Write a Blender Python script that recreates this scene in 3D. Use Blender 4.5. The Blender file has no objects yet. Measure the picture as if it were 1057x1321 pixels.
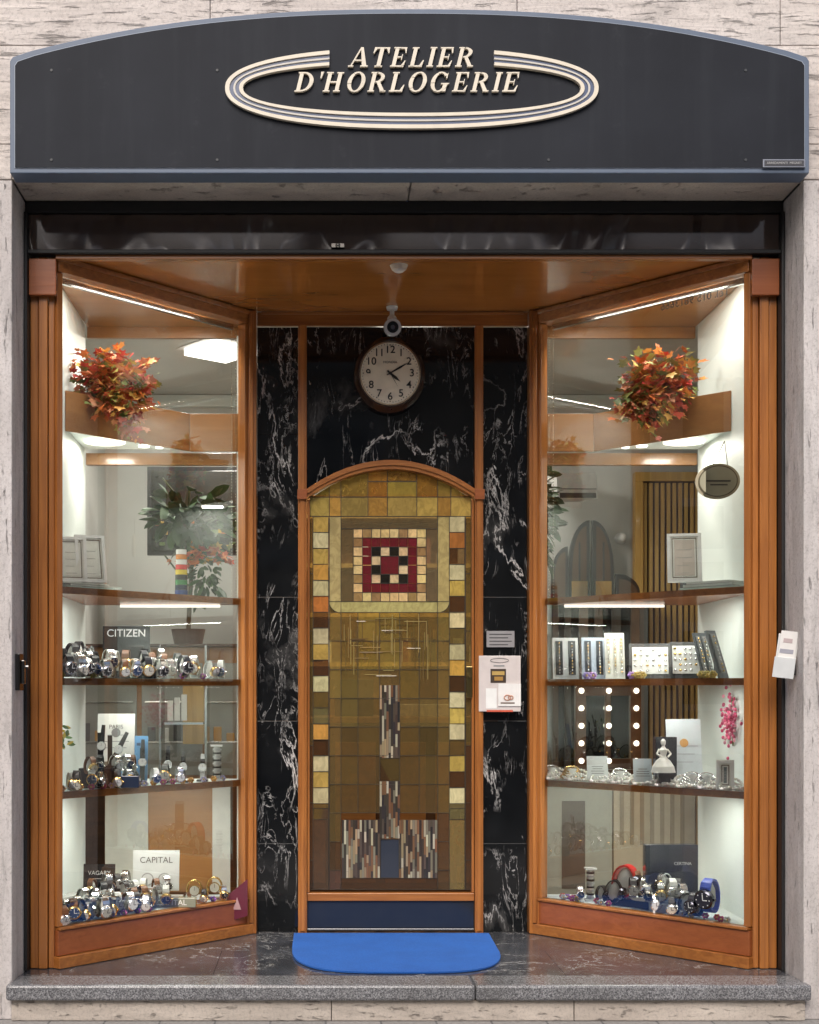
import bpy, bmesh, math, random
from mathutils import Vector, Matrix
random.seed(7)
R=random.random
def U(a,b): return a+(b-a)*random.random()
# ---------------- camera match: image pixels to world metres at an assumed depth ----------------
CAMX,CAMZ,D=-0.411,1.333,6.5
FPX=1755.0; CX,HY=410.0,890.0
def S(y): return FPX/(D+y)
def PX(px,y): return (px-CX)/S(y)+CAMX
def PZ(py,y): return CAMZ-(py-HY)/S(y)
# ---------------- scene ----------------
sc=bpy.context.scene
sc.view_settings.view_transform='Standard'; sc.view_settings.look='None'; sc.view_settings.exposure=0
w=bpy.data.worlds.new("World"); sc.world=w; w.use_nodes=True
nt=w.node_tree; bg=nt.nodes['Background']
sky=nt.nodes.new('ShaderNodeTexSky'); sky.sky_type='NISHITA'; sky.sun_disc=False
sky.sun_elevation=math.radians(44); sky.sun_rotation=math.radians(192); sky.air_density=.8; sky.dust_density=4.0
nt.links.new(sky.outputs[0],bg.inputs[0]); bg.inputs[1].default_value=0.15
sun=bpy.data.lights.new("sun",'SUN'); sun.energy=2.3; sun.angle=math.radians(40); sun.color=(1,.96,.91)
so=bpy.data.objects.new("sun",sun); sc.collection.objects.link(so)
az=math.radians(12); el=math.radians(44)
dv=Vector((-math.sin(az)*math.cos(el),-math.cos(az)*math.cos(el),math.sin(el)))
so.rotation_euler=(-dv).to_track_quat('-Z','Y').to_euler(); so.location=(0,-6,9)
cam=bpy.data.cameras.new("camera"); co=bpy.data.objects.new("camera",cam); sc.collection.objects.link(co)
co.location=(CAMX,-D,CAMZ); co.rotation_euler=(math.radians(90),0,0)
cam.sensor_fit='HORIZONTAL'; cam.sensor_width=36; cam.lens=36*FPX/1057
cam.shift_x=(528.5-CX)/1057; cam.shift_y=(HY-660.5)/1057; cam.clip_end=500
sc.camera=co
# ---------------- materials ----------------
MATS={}
class NT:
    def __init__(s,name):
        s.m=bpy.data.materials.new(name); s.m.use_nodes=True; s.t=s.m.node_tree
        s.b=s.t.nodes['Principled BSDF']; MATS[name]=s.m
        s.tc=None
    def n(s,t,**k):
        x=s.t.nodes.new('ShaderNode'+t)
        for a,b in k.items(): setattr(x,a,b)
        return x
    def l(s,a,b): s.t.links.new(a,b)
    def coord(s,scale=(1,1,1),rot=(0,0,0)):
        if not s.tc: s.tc=s.n('TexCoord')
        mp=s.n('Mapping'); mp.inputs['Scale'].default_value=scale; mp.inputs['Rotation'].default_value=rot
        s.l(s.tc.outputs['Object'],mp.inputs[0]); return mp.outputs[0]
    def noise(s,vec,scale,detail=4,rough=.55,dist=0):
        x=s.n('TexNoise'); x.inputs['Scale'].default_value=scale; x.inputs['Detail'].default_value=detail
        x.inputs['Roughness'].default_value=rough; x.inputs['Distortion'].default_value=dist
        s.l(vec,x.inputs['Vector']); return x.outputs['Fac']
    def ramp(s,f,pts):
        r=s.n('ValToRGB'); e=r.color_ramp.elements
        while len(e)<len(pts): e.new(.5)
        for i,(p,c) in enumerate(pts):
            e[i].position=p; e[i].color=tuple(c)+(1,) if isinstance(c,(tuple,list)) else (c,c,c,1)
        s.l(f,r.inputs[0]); return r.outputs[0]
    def mix(s,f,a,b,mode='MIX'):
        x=s.n('Mix',data_type='RGBA',blend_type=mode)
        for v,i in ((f,0),(a,6),(b,7)):
            if isinstance(v,(int,float)): x.inputs[i].default_value=v
            elif isinstance(v,tuple): x.inputs[i].default_value=v+(1,)
            else: s.l(v,x.inputs[i])
        return x.outputs[2]
    def math(s,op,a,b=0):
        x=s.n('Math',operation=op)
        for v,i in ((a,0),(b,1)):
            if isinstance(v,(int,float)): x.inputs[i].default_value=v
            else: s.l(v,x.inputs[i])
        return x.outputs[0]
    def bump(s,h,st,dist=.01):
        b=s.n('Bump'); b.inputs['Strength'].default_value=st; b.inputs['Distance'].default_value=dist
        s.l(h,b.inputs['Height']); s.l(b.outputs[0],s.b.inputs['Normal'])
    def col(s,c): s.l(c,s.b.inputs['Base Color'])
    def set(s,**k):
        for a,v in k.items(): s.b.inputs[a.replace('_',' ')].default_value=v
def travertine(name,sc1,tint,dark=.5,pk=4,pt=.58):
    m=NT(name); v=m.coord(sc1)
    a=m.noise(v,1.0,10,.7,.5)
    c=m.ramp(a,[(.28,tuple(x*.58 for x in tint)),(.46,tint),(.7,tuple(min(1,x*1.25) for x in tint))])
    big=m.noise(m.coord((1,1,1)),1.7,3)
    c=m.mix(m.ramp(big,[(.35,0.),(.7,.45)]),c,(tint[0]*.78,tint[1]*.74,tint[2]*.72))
    p=m.noise(m.coord(tuple(x*pk for x in sc1)),1.0,7,.7,.3)
    pit=m.ramp(p,[(pt,0.),(pt+.08,1.)])
    c=m.mix(m.math('MULTIPLY',pit,dark),c,(.16,.135,.12))
    sp=m.noise(m.coord((1,1,1)),85,5,.8)
    c=m.mix(m.ramp(sp,[(.49,0.),(.68,.55)]),c,(.22,.19,.175))
    m.col(c); m.set(Roughness=.75); 
    h=m.math('SUBTRACT',a,m.math('MULTIPLY',pit,.7)); m.bump(h,.8,.012)
travertine('travertine_h',(1.3,1.3,12),(.68,.62,.575),.5)
travertine('travertine_v',(12,12,2.2),(.60,.565,.55),.5,3.2,.60)
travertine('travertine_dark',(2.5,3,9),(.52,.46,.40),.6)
def marble(name,base,vein,amt,rough,sc1=1.0,rx=0.,lo=.47):
    m=NT(name); 
    v=m.coord((1.5*sc1,1.5*sc1,.85*sc1),(rx,math.radians(32),math.radians(12)))
    def veins(vec,sc_,det,ro,di,a,b,c_):
        n1=m.noise(vec,sc_,det,ro,di); d=m.math('ABSOLUTE',m.math('SUBTRACT',n1,.5)); return m.ramp(d,[(0.,a),(b,a*.5),(c_,0.)])
    v1=veins(v,1.3,8,.64,.5,1.,.004,.010)
    mk=m.ramp(m.noise(m.coord((1,1,.7)),1.9*sc1,3),[(lo,0.),(lo+.11,1.)])
    v1=m.math('MULTIPLY',v1,mk)
    hz=m.math('MULTIPLY',veins(v,1.3,6,.60,.5,.10,.02,.05),m.ramp(m.noise(m.coord((1,1,1)),2.6*sc1,3),[(.54,0.),(.66,1.)]))
    def fine(rot,seed,sc,am):
        v2=veins(m.coord((9*sc1,9*sc1,2.4*sc1),(seed,math.radians(rot),seed)),sc,7,.62,.9,am,.004,.010)
        mk2=m.ramp(m.noise(m.coord((1.6,1,1.1),(seed,0,seed*2)),2.4*sc1,4,.6),[(.52,0.),(.61,1.)])
        return m.math('MULTIPLY',v2,mk2)
    f=m.math('MAXIMUM',m.math('MAXIMUM',v1,hz),m.math('MAXIMUM',fine(30,.3,1.2,.7),fine(-42,1.1,1.0,.7)))
    cl=m.noise(m.coord((1,1,1)),5,5)
    b=m.ramp(cl,[(.35,base),(.75,tuple(x*2.2 for x in base))])
    m.col(m.mix(m.math('MULTIPLY',f,amt),b,vein)); m.set(Roughness=rough)
marble('black_marble',(.005,.0055,.006),(.66,.64,.62),1.0,.07)
marble('floor_marble',(.036,.038,.044),(.50,.48,.46),.8,.16,1.5,.9,.44)
def wood(name,c0,c1,stretch,rough=.3,coat=.35):
    m=NT(name)
    a=m.noise(m.coord(stretch),1.0,6,.6,.8)
    c=m.ramp(a,[(.3,c0),(.68,c1)])
    b=m.noise(m.coord((1,1,1)),1.3,3)
    c=m.mix(m.ramp(b,[(.4,0.),(.7,.45)]),c,tuple(x*.6 for x in c0))
    m.col(c); m.set(Roughness=rough,Coat_Weight=coat,Coat_Roughness=.12); m.bump(a,.14,.003)
W0,W1=(.27,.090,.021),(.49,.185,.044)
wood('wood_v',W0,W1,(45,45,1.6)); wood('wood_h',W0,W1,(1.6,30,45))
wood('wood_red',(.27,.075,.022),(.38,.115,.036),(2,20,40))
wood('wood_soffit',(.42,.15,.03),(.56,.21,.045),(1.2,7,7),.14,.8)
wood('wood_brown',(.29,.13,.042),(.38,.18,.06),(1.5,8,20))
wood('wood_dark',(.06,.028,.014),(.11,.05,.022),(1.5,8,20))
wood('wood_yellow',(.50,.30,.08),(.68,.44,.14),(20,20,1.5))
def attr_mat(name,rough,metal=0,coat=0):
    m=NT(name); a=m.n('Attribute',attribute_name='Col'); m.set(Roughness=rough,Metallic=metal,Coat_Weight=coat)
    c=a.outputs['Color']
    n=m.noise(m.coord((1,1,1)),14,4); c=m.mix(m.ramp(n,[(.3,0.),(.75,.14)]),c,(.05,.05,.05))
    m.col(c); return m
attr_mat('paint',.45); attr_mat('gloss',.15,0,.4); attr_mat('metal',.22,1); attr_mat('leafmat',.5)
m=NT('opal'); a=m.n('Attribute',attribute_name='Col'); c=a.outputs['Color']
n=m.noise(m.coord((9,9,6)),2.2,5,.6,1.8); m.col(m.mix(m.ramp(n,[(.38,.5),(.6,0.)]),c,m.mix(.6,c,(.05,.03,.01))))
m.set(Roughness=.07,Coat_Weight=.6); m.bump(m.noise(m.coord((1,1,1)),45,4,.6,1),.3,.005)
m=NT('stained'); a=m.n('Attribute',attribute_name='Col'); c=a.outputs['Color']
n=m.noise(m.coord((9,9,6)),2.2,5,.6,1.8); cc=m.mix(m.ramp(n,[(.38,.55),(.6,0.)]),c,m.mix(.75,c,(.02,.012,.006)))
m.col(cc); m.set(Roughness=.05,Coat_Weight=.8,Coat_Roughness=.03)
bn=m.noise(m.coord((1,1,1)),60,4,.6,1); bn2=m.noise(m.coord((1,1,1)),9,2)
m.bump(m.math('ADD',m.math('MULTIPLY',bn,.5),bn2),.35,.006)
tr=m.n('BsdfTransparent'); g2=m.n('Gamma'); g2.inputs[1].default_value=.58; m.l(c,g2.inputs[0]); m.l(g2.outputs[0],tr.inputs[0])
mx=m.n('MixShader'); m.l(m.ramp(n,[(.3,.40),(.7,.68)]),mx.inputs[0]); m.l(m.b.outputs[0],mx.inputs[1]); m.l(tr.outputs[0],mx.inputs[2]); m.l(mx.outputs[0],m.t.nodes['Material Output'].inputs[0])
m=NT('sign_face'); n=m.noise(m.coord((1,1,1)),2.2,5); n2=m.noise(m.coord((1,1,1)),120,3)
c=m.ramp(n,[(.3,(.012,.014,.020)),(.75,(.020,.023,.031))]); c=m.mix(m.ramp(n2,[(.68,0.),(.8,.2)]),c,(.08,.08,.09))
st=m.noise(m.coord((14,1,1)),1.,4); c=m.mix(m.ramp(st,[(.5,0.),(.8,.3)]),c,(.035,.04,.048))
sc_=m.noise(m.coord((3,1,3)),3.,7,.7); c=m.mix(m.ramp(sc_,[(.60,0.),(.75,.25)]),c,(.06,.065,.075))
m.col(c); m.set(Roughness=.6); m.b.inputs['Specular IOR Level'].default_value=.2
m=NT('shutter_box'); n=m.noise(m.coord((3.0,1,1.6)),1.1,1,.4,.8); m.set(Base_Color=(.05,.028,.020,1),Roughness=.2,Coat_Weight=.7,Coat_Roughness=.07); m.bump(n,1.0,.2)
m=NT('granite'); n=m.noise(m.coord((1,1,1)),160,4,.8); c=m.ramp(n,[(.38,(.05,.05,.055)),(.5,(.17,.17,.18)),(.64,(.42,.42,.43))])
n2=m.noise(m.coord((2,1,1)),2,4); c=m.mix(m.ramp(n2,[(.4,0.),(.75,.45)]),c,(.07,.068,.065)); m.col(c); m.set(Roughness=.22)
m=NT('plaster'); n=m.noise(m.coord((1,1,1)),1.2,4); m.col(m.ramp(n,[(.3,(.50,.51,.49)),(.7,(.62,.62,.59))])); m.set(Roughness=.7)
m=NT('case_white'); n=m.noise(m.coord((1,1,1)),2.,4); m.col(m.ramp(n,[(.3,(.74,.80,.77)),(.7,(.83,.88,.85))])); m.set(Roughness=.5)
m=NT('mat_blue'); n=m.noise(m.coord((1,1,1)),260,3,.7); n2=m.noise(m.coord((1,1,1)),5,3)
c=m.ramp(n,[(.3,(.008,.070,.34)),(.7,(.022,.155,.56))]); m.col(m.mix(m.ramp(n2,[(.4,0.),(.8,.4)]),c,(.010,.065,.27))); m.set(Roughness=.95); m.bump(n,.8,.006)
m=NT('asphalt'); n=m.noise(m.coord((1,1,1)),90,4); m.col(m.ramp(n,[(.3,(.035,.035,.037)),(.7,(.07,.07,.07))])); m.set(Roughness=.9)
m=NT('paving'); br=m.n('TexBrick'); m.l(m.coord((1,1,1)),br.inputs[0]); br.inputs['Scale'].default_value=2
br.inputs['Color1'].default_value=(.26,.25,.23,1); br.inputs['Color2'].default_value=(.32,.3,.28,1); br.inputs['Mortar'].default_value=(.08,.08,.08,1); br.inputs['Mortar Size'].default_value=.01
n=m.noise(m.coord((1,1,1)),60,4); m.col(m.mix(.35,br.outputs[0],m.ramp(n,[(.3,.08),(.7,.4)]))); m.set(Roughness=.8)
m=NT('stucco'); n=m.noise(m.coord((1,1,1)),1.,5); m.col(m.ramp(n,[(.3,(.40,.31,.22)),(.7,(.50,.41,.31))])); m.set(Roughness=.85)
m=NT('dark'); m.set(Base_Color=(.012,.012,.013,1),Roughness=.5)
m=NT('mirror'); m.set(Base_Color=(.5,.52,.52,1),Roughness=.08,Metallic=1)
def emis(name,c,s):
    m=NT(name); m.set(Base_Color=c+(1,),Emission_Color=c+(1,),Emission_Strength=s)
emis('lamp_white',(1,.97,.9),3); emis('lamp_soft',(1,.95,.85),1.2); emis('lamp_bulb',(1,.93,.78),3.2)
m=NT('glass'); t=m.t; out=t.nodes['Material Output']; tr=m.n('BsdfTransparent'); gl=m.n('BsdfGlossy'); gl.inputs['Roughness'].default_value=0.0
tr.inputs[0].default_value=(.96,.98,.96,1); fr=m.n('Fresnel'); fr.inputs[0].default_value=2.15; mx=m.n('MixShader')
m.l(fr.outputs[0],mx.inputs[0]); m.l(tr.outputs[0],mx.inputs[1]); m.l(gl.outputs[0],mx.inputs[2]); m.l(mx.outputs[0],out.inputs[0])
# ---------------- mesh builder ----------------
class MB:
    def __init__(s): s.v=[];s.f=[];s.m=[];s.c=[];s.s=[]
    def add(s,vs,fs,mat='paint',col=(.5,.5,.5),M=None,smooth=False):
        o=len(s.v)
        for p in vs:
            p=Vector(p); s.v.append(M@p if M else p)
        for f in fs: s.f.append([o+i for i in f]); s.m.append(mat); s.c.append(col); s.s.append(smooth)
        return s
    def box(s,x0,x1,y0,y1,z0,z1,mat='paint',col=(.5,.5,.5),M=None):
        vs=[(x,y,z) for z in (z0,z1) for y in (y0,y1) for x in (x0,x1)]
        return s.add(vs,[(0,2,3,1),(4,5,7,6),(0,1,5,4),(2,6,7,3),(0,4,6,2),(1,3,7,5)],mat,col,M)
    def hexa(s,p,mat='paint',col=(.5,.5,.5)):
        return s.add(p,[(3,2,1,0),(4,5,6,7),(0,1,5,4),(1,2,6,5),(2,3,7,6),(3,0,4,7)],mat,col)
    def prism(s,poly,y0,y1,mat='paint',col=(.5,.5,.5),M=None):
        n=len(poly); vs=[(x,y0,z) for x,z in poly]+[(x,y1,z) for x,z in poly]
        return s.add(vs,[tuple(range(n)),tuple(range(2*n-1,n-1,-1))]+[(i,(i+1)%n,n+(i+1)%n,n+i) for i in range(n)],mat,col,M)
    def slab(s,poly,z0,z1,mat='paint',col=(.5,.5,.5),top=None):
        n=len(poly); vs=[(x,y,z0) for x,y in poly]+[(x,y,z1) for x,y in poly]
        s.add(vs,[tuple(range(n))]+[(i,(i+1)%n,n+(i+1)%n,n+i) for i in range(n)],mat,col)
        return s.add([(x,y,z1) for x,y in poly],[tuple(range(n))],top or mat,col)
    def cyl(s,p0,p1,r0,r1=None,n=16,mat='paint',col=(.5,.5,.5),M=None,sx=1):
        r1=r0 if r1 is None else r1
        p0,p1=Vector(p0),Vector(p1); q=(p1-p0).to_track_quat('Z','Y').to_matrix()
        vs=[]
        for p,r in ((p0,r0),(p1,r1)):
            for i in range(n):
                a=2*math.pi*i/n; vs.append(p+q@Vector((math.cos(a)*r,math.sin(a)*r,0)))
        s.add(vs,[(i,(i+1)%n,n+(i+1)%n,n+i) for i in range(n)],mat,col,M,True)
        return s.add(vs,[tuple(range(n-1,-1,-1)),tuple(range(n,2*n))],mat,col,M)
    def sph(s,c,r,n=10,mat='paint',col=(.5,.5,.5),M=None):
        if not isinstance(r,tuple): r=(r,r,r)
        vs=[];h=max(4,n//2+1)
        for j in range(h+1):
            t=math.pi*j/h
            for i in range(n):
                a=2*math.pi*i/n; vs.append((c[0]+r[0]*math.sin(t)*math.cos(a),c[1]+r[1]*math.sin(t)*math.sin(a),c[2]+r[2]*math.cos(t)))
        return s.add(vs,[(j*n+i,j*n+(i+1)%n,(j+1)*n+(i+1)%n,(j+1)*n+i) for j in range(h) for i in range(n)],mat,col,M,True)
    def tube(s,pts,r,n=6,mat='paint',col=(.5,.5,.5),M=None):
        for a,b in zip(pts[:-1],pts[1:]): s.cyl(a,b,r,r,n,mat,col,M)
        return s
    def build(s,name,parent=None,bevel=0):
        lo=[min(p[i] for p in s.v) for i in range(3)]; hi=[max(p[i] for p in s.v) for i in range(3)]
        c=Vector([(a+b)/2 for a,b in zip(lo,hi)]); c.z=lo[2]
        me=bpy.data.meshes.new(name); me.from_pydata([tuple(p-c) for p in s.v],[],s.f)
        names=[]
        for x in s.m:
            if x not in names: names.append(x)
        for x in names: me.materials.append(MATS[x])
        for p,x,sm in zip(me.polygons,s.m,s.s): p.material_index=names.index(x); p.use_smooth=sm
        at=me.color_attributes.new('Col','FLOAT_COLOR','CORNER')
        for p,cc in zip(me.polygons,s.c):
            for li in p.loop_indices: at.data[li].color=(cc[0],cc[1],cc[2],1)
        bm=bmesh.new(); bm.from_mesh(me); bmesh.ops.recalc_face_normals(bm,faces=bm.faces); bm.to_mesh(me); bm.free()
        o=bpy.data.objects.new(name,me); sc.collection.objects.link(o); o.location=c
        if parent: o.parent=parent; o.location=c-parent.location
        if bevel:
            b=o.modifiers.new('bevel','BEVEL'); b.width=bevel; b.segments=2; b.limit_method='ANGLE'; b.angle_limit=.7
        return o
def group(name,loc=(0,0,0)):
    e=bpy.data.objects.new(name,None); sc.collection.objects.link(e); e.location=loc; e.empty_display_size=.1; return e
def text(s,name,loc,size,col,parent,ext=.0008,rz=0,rx=90,shear=0,off=0,align='CENTER'):
    cu=bpy.data.curves.new(name,'FONT'); cu.body=s; cu.size=size; cu.extrude=ext; cu.align_x=align; cu.align_y='CENTER'; cu.shear=shear; cu.offset=off
    k='ink_%02d_%02d_%02d'%tuple(int(x*99) for x in col)
    if k not in MATS:
        m=NT(k); m.set(Base_Color=tuple(col)+(1,),Roughness=.5)
    cu.materials.append(MATS[k])
    o=bpy.data.objects.new(name,cu); sc.collection.objects.link(o); o.rotation_euler=(math.radians(rx),0,math.radians(rz))
    o.location=Vector(loc)-(parent.location if parent else Vector()); o.parent=parent; return o
# =============== setting: building shell ===============
FY=-.30
bld=group('stone_shop_building',(0,1,0))
mb=MB()
g=.003
for sgn in (-1,1):
    zs=[-.17,3.66]
    for a,b in zip(zs[:-1],zs[1:]):
        xs=[1.805,2.75,3.9,5.1,6.5]
        for i,(c,d) in enumerate(zip(xs[:-1],xs[1:])):
            x0,x1=sorted((sgn*c,sgn*(d-g)))
            mb.box(x0,x1,FY+(.0 if i else 0),.02 if i==0 else -.1,a,b-g,'travertine_v')
piers=mb.build('stone_piers',bld,.005)
mb=MB()
mb.box(-1.804,-.004+.02,FY,.05,3.66,3.82,'travertine_dark'); mb.box(.020,1.804,FY,.05,3.66,3.82,'travertine_dark')
mb.build('stone_lintel',bld,.006)
mb=MB()
for j,(a,b) in enumerate([(3.823,4.27),(4.273,4.8),(4.803,5.4),(5.403,6.1)]):
    xs=[-6.5,-5.0,-3.5,-2.2,-.9,.5,1.7,3.1,4.4,6.5] if j%2 else [-6.5,-4.3,-2.9,-1.5,0.0,1.45,2.6,3.9,6.5]
    for c,d in zip(xs[:-1],xs[1:]): mb.box(c,d-g,FY,-.1,a,b,'travertine_h')
for sgn in (-1,1):
    x0,x1=sorted((sgn*1.808,sgn*6.5)); mb.box(x0,x1,FY,-.1,3.662,3.820,'travertine_h')
mb.build('stone_cladding',bld,.003)
mb=MB() # backing
for s_ in (-1,1):
    x0,x1=sorted((s_*1.83,s_*6.5)); mb.box(x0,x1,-.098,.3,-.17,3.655,'dark')
    x0,x1=sorted((s_*1.76,s_*6.5)); mb.box(x0,x1,.055,.3,3.658,3.828,'dark')
    x0,x1=sorted((s_*1.806,s_*1.829)); mb.box(x0,x1,.022,.3,-.1,3.655,'dark')
    x0,x1=sorted((s_*1.80,s_*1.84)); mb.box(x0,x1,-.24,-.02,3.6575,3.6605,'dark')
mb.box(-6.5,6.5,-.098,.3,3.83,6.1,'dark')
mb.build('wall_core',bld)
mb=MB()
XL,XR,YB,ZC=-2.05,2.65,4.0,3.6
mb.box(XL-.1,XL,.32,YB,0,ZC,'plaster'); mb.box(XR,XR+.1,.32,YB,0,ZC,'plaster'); mb.box(XL-.1,XR+.1,YB+.002,YB+.1,0,ZC,'plaster')
mb.box(XL-.1,XR+.1,.32,YB+.1,ZC+.002,ZC+.12,'plaster')
mb.box(XL,XL+.05,1.1,YB,ZC-.09,ZC-.002,'case_white'); mb.box(XL+.052,XR,YB-.06,YB-.001,ZC-.09,ZC-.002,'case_white')
mb.build('room_walls_and_ceiling',bld)
MB().box(XL-.1,XR+.1,1.07,YB+.1,-.1,-.002,'wood_brown').build('room_floor',bld)
mb=MB(); mb.box(-1.803,1.803,-.02,.05,3.414,3.60,'shutter_box'); mb.box(-1.803,1.803,-.035,.04,3.603,3.656,'dark')
mb.box(-1.803,1.803,-.045,.02,3.405,3.425,'dark')
mb.box(-1.803,1.803,.06,.3,3.42,3.65,'dark')
for sgn in (-1,1):
    x0,x1=sorted((sgn*1.803,sgn*1.787)); mb.box(x0,x1,-.06,.0,0,3.60,'dark')
mb.build('roller_shutter_box',None,.004)
# =============== step / floor / street ===============
mb=MB()
mb.box(-1.82,.3,-.365,-.145,-.072,.0,'granite'); mb.box(.303,1.82,-.365,-.145,-.072,.0,'granite')
mb.build('granite_sill',None,.012)
mb=MB(); mb.box(-1.80,-.35,-.335,-.15,-.168,-.074,'travertine_dark'); mb.box(-.347,.75,-.335,-.15,-.168,-.074,'travertine_dark'); mb.box(.753,1.80,-.335,-.15,-.168,-.074,'travertine_dark')
mb.build('step_riser',None,.004)
mb=MB()
xs=[-1.80,-.9,-.15,.75,1.80]
for a,b in zip(xs[:-1],xs[1:]): mb.box(a,b-.002,-.143,.45,-.06,-.002,'floor_marble')
xs=[-1.80,-.55,.4,1.80]
for a,b in zip(xs[:-1],xs[1:]): mb.box(a,b-.002,.452,1.05,-.06,-.002,'floor_marble')
mb.build('marble_entrance_floor')
MB().box(-40,40,-4.0,-.30,-.37,-.17,'paving').build('pavement')
MB().box(-40,40,-4.16,-4.003,-.40,-.165,'granite').build('kerb',None,.01)
MB().box(-40,40,-13,-4.0,-.45,-.30,'asphalt').build('road')
MB().box(-40,40,-16,-13.003,-.37,-.17,'paving').build('pavement')
MB().box(-200,200,-200,200,-.6,-.46,'asphalt').build('ground')
mb=MB(); 
for i in range(14): mb.box(-39+i*6,-36+i*6,-8.56,-8.44,-.30,-.296,'paint',(.7,.7,.7))
mb.build('road_marking')
ob=group('stucco_apartment_building',(0,-18,0))
mb=MB(); mb.box(-18,26,-22,-16.2,-.17,8.2,'stucco'); mb.box(-18.3,26.3,-16.2,-15.7,8.202,8.5,'stucco'); mb.box(-18,26,-16.198,-16.0,3.6,3.9,'plaster')
mb.build('walls',ob)
mb=MB()
for i in range(11):
    for j in range(3):
        x=-16+i*4; z=(.9 if j==0 else 1.4+j*3.0); h=2.2 if j==0 else 1.7
        mb.box(x-.75,x+.75,-16.196,-16.1,z-.15,z+h+.15,'plaster'); mb.box(x-.6,x+.6,-16.098,-16.07,z,z+h,'gloss',(.03,.035,.04))
        mb.box(x-.03,x+.03,-16.068,-16.05,z,z+h,'paint',(.6,.6,.55)); mb.box(x-.95,x+.95,-16.198,-15.95,z-.25,z-.152,'plaster')
mb.build('windows',ob)
ob=group('stucco_corner_building',(-28,-8,0))
mb=MB(); mb.box(-34,-24,-14,-1,-.17,8.8,'stucco'); mb.box(-24,-23.5,-14.2,-.8,8.5,8.9,'plaster'); mb.box(-23.999,-23.8,-14,-1,4.3,4.6,'plaster'); mb.build('walls',ob)
mb=MB()
for i in range(5):
    for j in range(3):
        y=-12.6+i*2.6; z=1.0+j*2.9
        mb.box(-23.998,-23.9,y-.75,y+.75,z-.15,z+1.9,'plaster'); mb.box(-23.898,-23.88,y-.55,y+.55,z,z+1.7,'gloss',(.05,.07,.06))
mb.build('windows',ob)
# =============== sign ===============
SY=-.42
sign=group('shop_sign',(0,SY,3.9))
def arc_top(xh,z_end,z_mid,n=40):
    return [((-1+2*i/n)*xh, z_end+(z_mid-z_end)*(1-abs(-1+2*i/n)**2.35)) for i in range(n+1)]
def signpoly(inset):
    xh=1.787-inset; zb=3.643+inset
    top=arc_top(xh,4.165-inset,4.378-inset)
    top[0]=(top[0][0],top[0][1]-.02); 
    top[-1]=(top[-1][0],top[-1][1]-.02)
    top.insert(1,(top[0][0]+.012,top[0][1]+.018)); top.insert(-1,(top[-1][0]-.012,top[-1][1]+.018))
    return [(xh,zb),(-xh,zb)]+top
mb=MB(); mb.prism(signpoly(.0),SY,FY-.002,'paint',(.12,.16,.23)); mb.build('border_frame',sign,.004)
mb=MB(); mb.prism(signpoly(.024),SY-.006,SY+.01,'sign_face'); 
mb.build('sign_panel',sign)
mb=MB(); mb.prism(signpoly(.021),SY-.003,SY+.01,'paint',(.35,.4,.48)); mb.build('inner_bead',sign)
mb=MB(); mb.box(1.575,1.765,SY-.014,SY-.006,3.664,3.70,'metal',(.35,.36,.38)); mb.box(1.582,1.758,SY-.0155,SY-.0142,3.669,3.695,'paint',(.05,.05,.06)); mb.build('maker_badge',sign,.004)
text('ARREDAMENTI  MEGNET','badge_text',(1.67,SY-.0165,3.682),.014,(.45,.45,.45),sign)
mb=MB()
for x in (-1.6,-.86,.62,1.5): 
    for z in (3.70,4.1): mb.cyl((x,SY-.006,z),(x,SY-.009,z),.006,n=10,mat='paint',col=(.04,.045,.05))
mb.build('panel_screws',sign)
SS=288.6
def sx(px): return (px-CX)/SS+CAMX
def sz(py): return CAMZ-(py-HY)/SS
def ringpt(t,a,b,e=2.25):
    c,s_=math.cos(t),math.sin(t)
    return (sx(531)+a*math.copysign(abs(c)**(2/e),c), sz(116.5)+b*math.copysign(abs(s_)**(2/e),s_))
def band(a0,b0,a1,b1,h,mat,col):
    mb=MB(); n=120
    def tfor(px,a,b):
        target=sx(px); return min((i/2000*math.pi for i in range(2001)),key=lambda t:abs(ringpt(t,a,b)[0]-target))
    o=[];i_=[]
    for (a,b,L) in ((a0,b0,o),(a1,b1,i_)):
        ta=tfor(425,a,b); tb=tfor(637,a,b)+2*math.pi
        for k in range(n+1): L.append(ringpt(ta+(tb-ta)*k/n,a,b))
    for k in range(n):
        q=[o[k],o[k+1],i_[k+1],i_[k]]
        vs=[(x,SY-.006-h,z) for x,z in q]+[(x,SY-.004,z) for x,z in q]
        f=[(0,1,2,3),(0,4,5,1),(3,2,6,7)]
        if k==0: f.append((0,3,7,4))
        if k==n-1: f.append((1,2,6,5))
        mb.add(vs,f,mat,col)
    return mb
K=1/SS
cream=(.82,.74,.60)
band(240*K,52*K,234.5*K,47*K,.020,'paint',cream).build('ring_outer_strip',sign)
band(234.5*K,47*K,229.5*K,42.6*K,.013,'gloss',(.08,.11,.20)).build('ring_blue_inlay',sign)
band(229.5*K,42.6*K,227*K,40.4*K,.018,'paint',(.68,.64,.57)).build('ring_centre_line',sign)
band(227*K,40.4*K,222*K,36.2*K,.013,'gloss',(.08,.11,.20)).build('ring_blue_inlay_inner',sign)
band(222*K,36.2*K,217*K,32*K,.020,'paint',cream).build('ring_inner_strip',sign)
def rect(a,b,c,d): return [(a,c),(b,c),(b,d),(a,d)]
def stem(x,w=.18): return [rect(x,x+w,.03,.97),rect(x-.07,x+w+.07,0,.06),rect(x-.07,x+w+.07,.94,1)]
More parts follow.
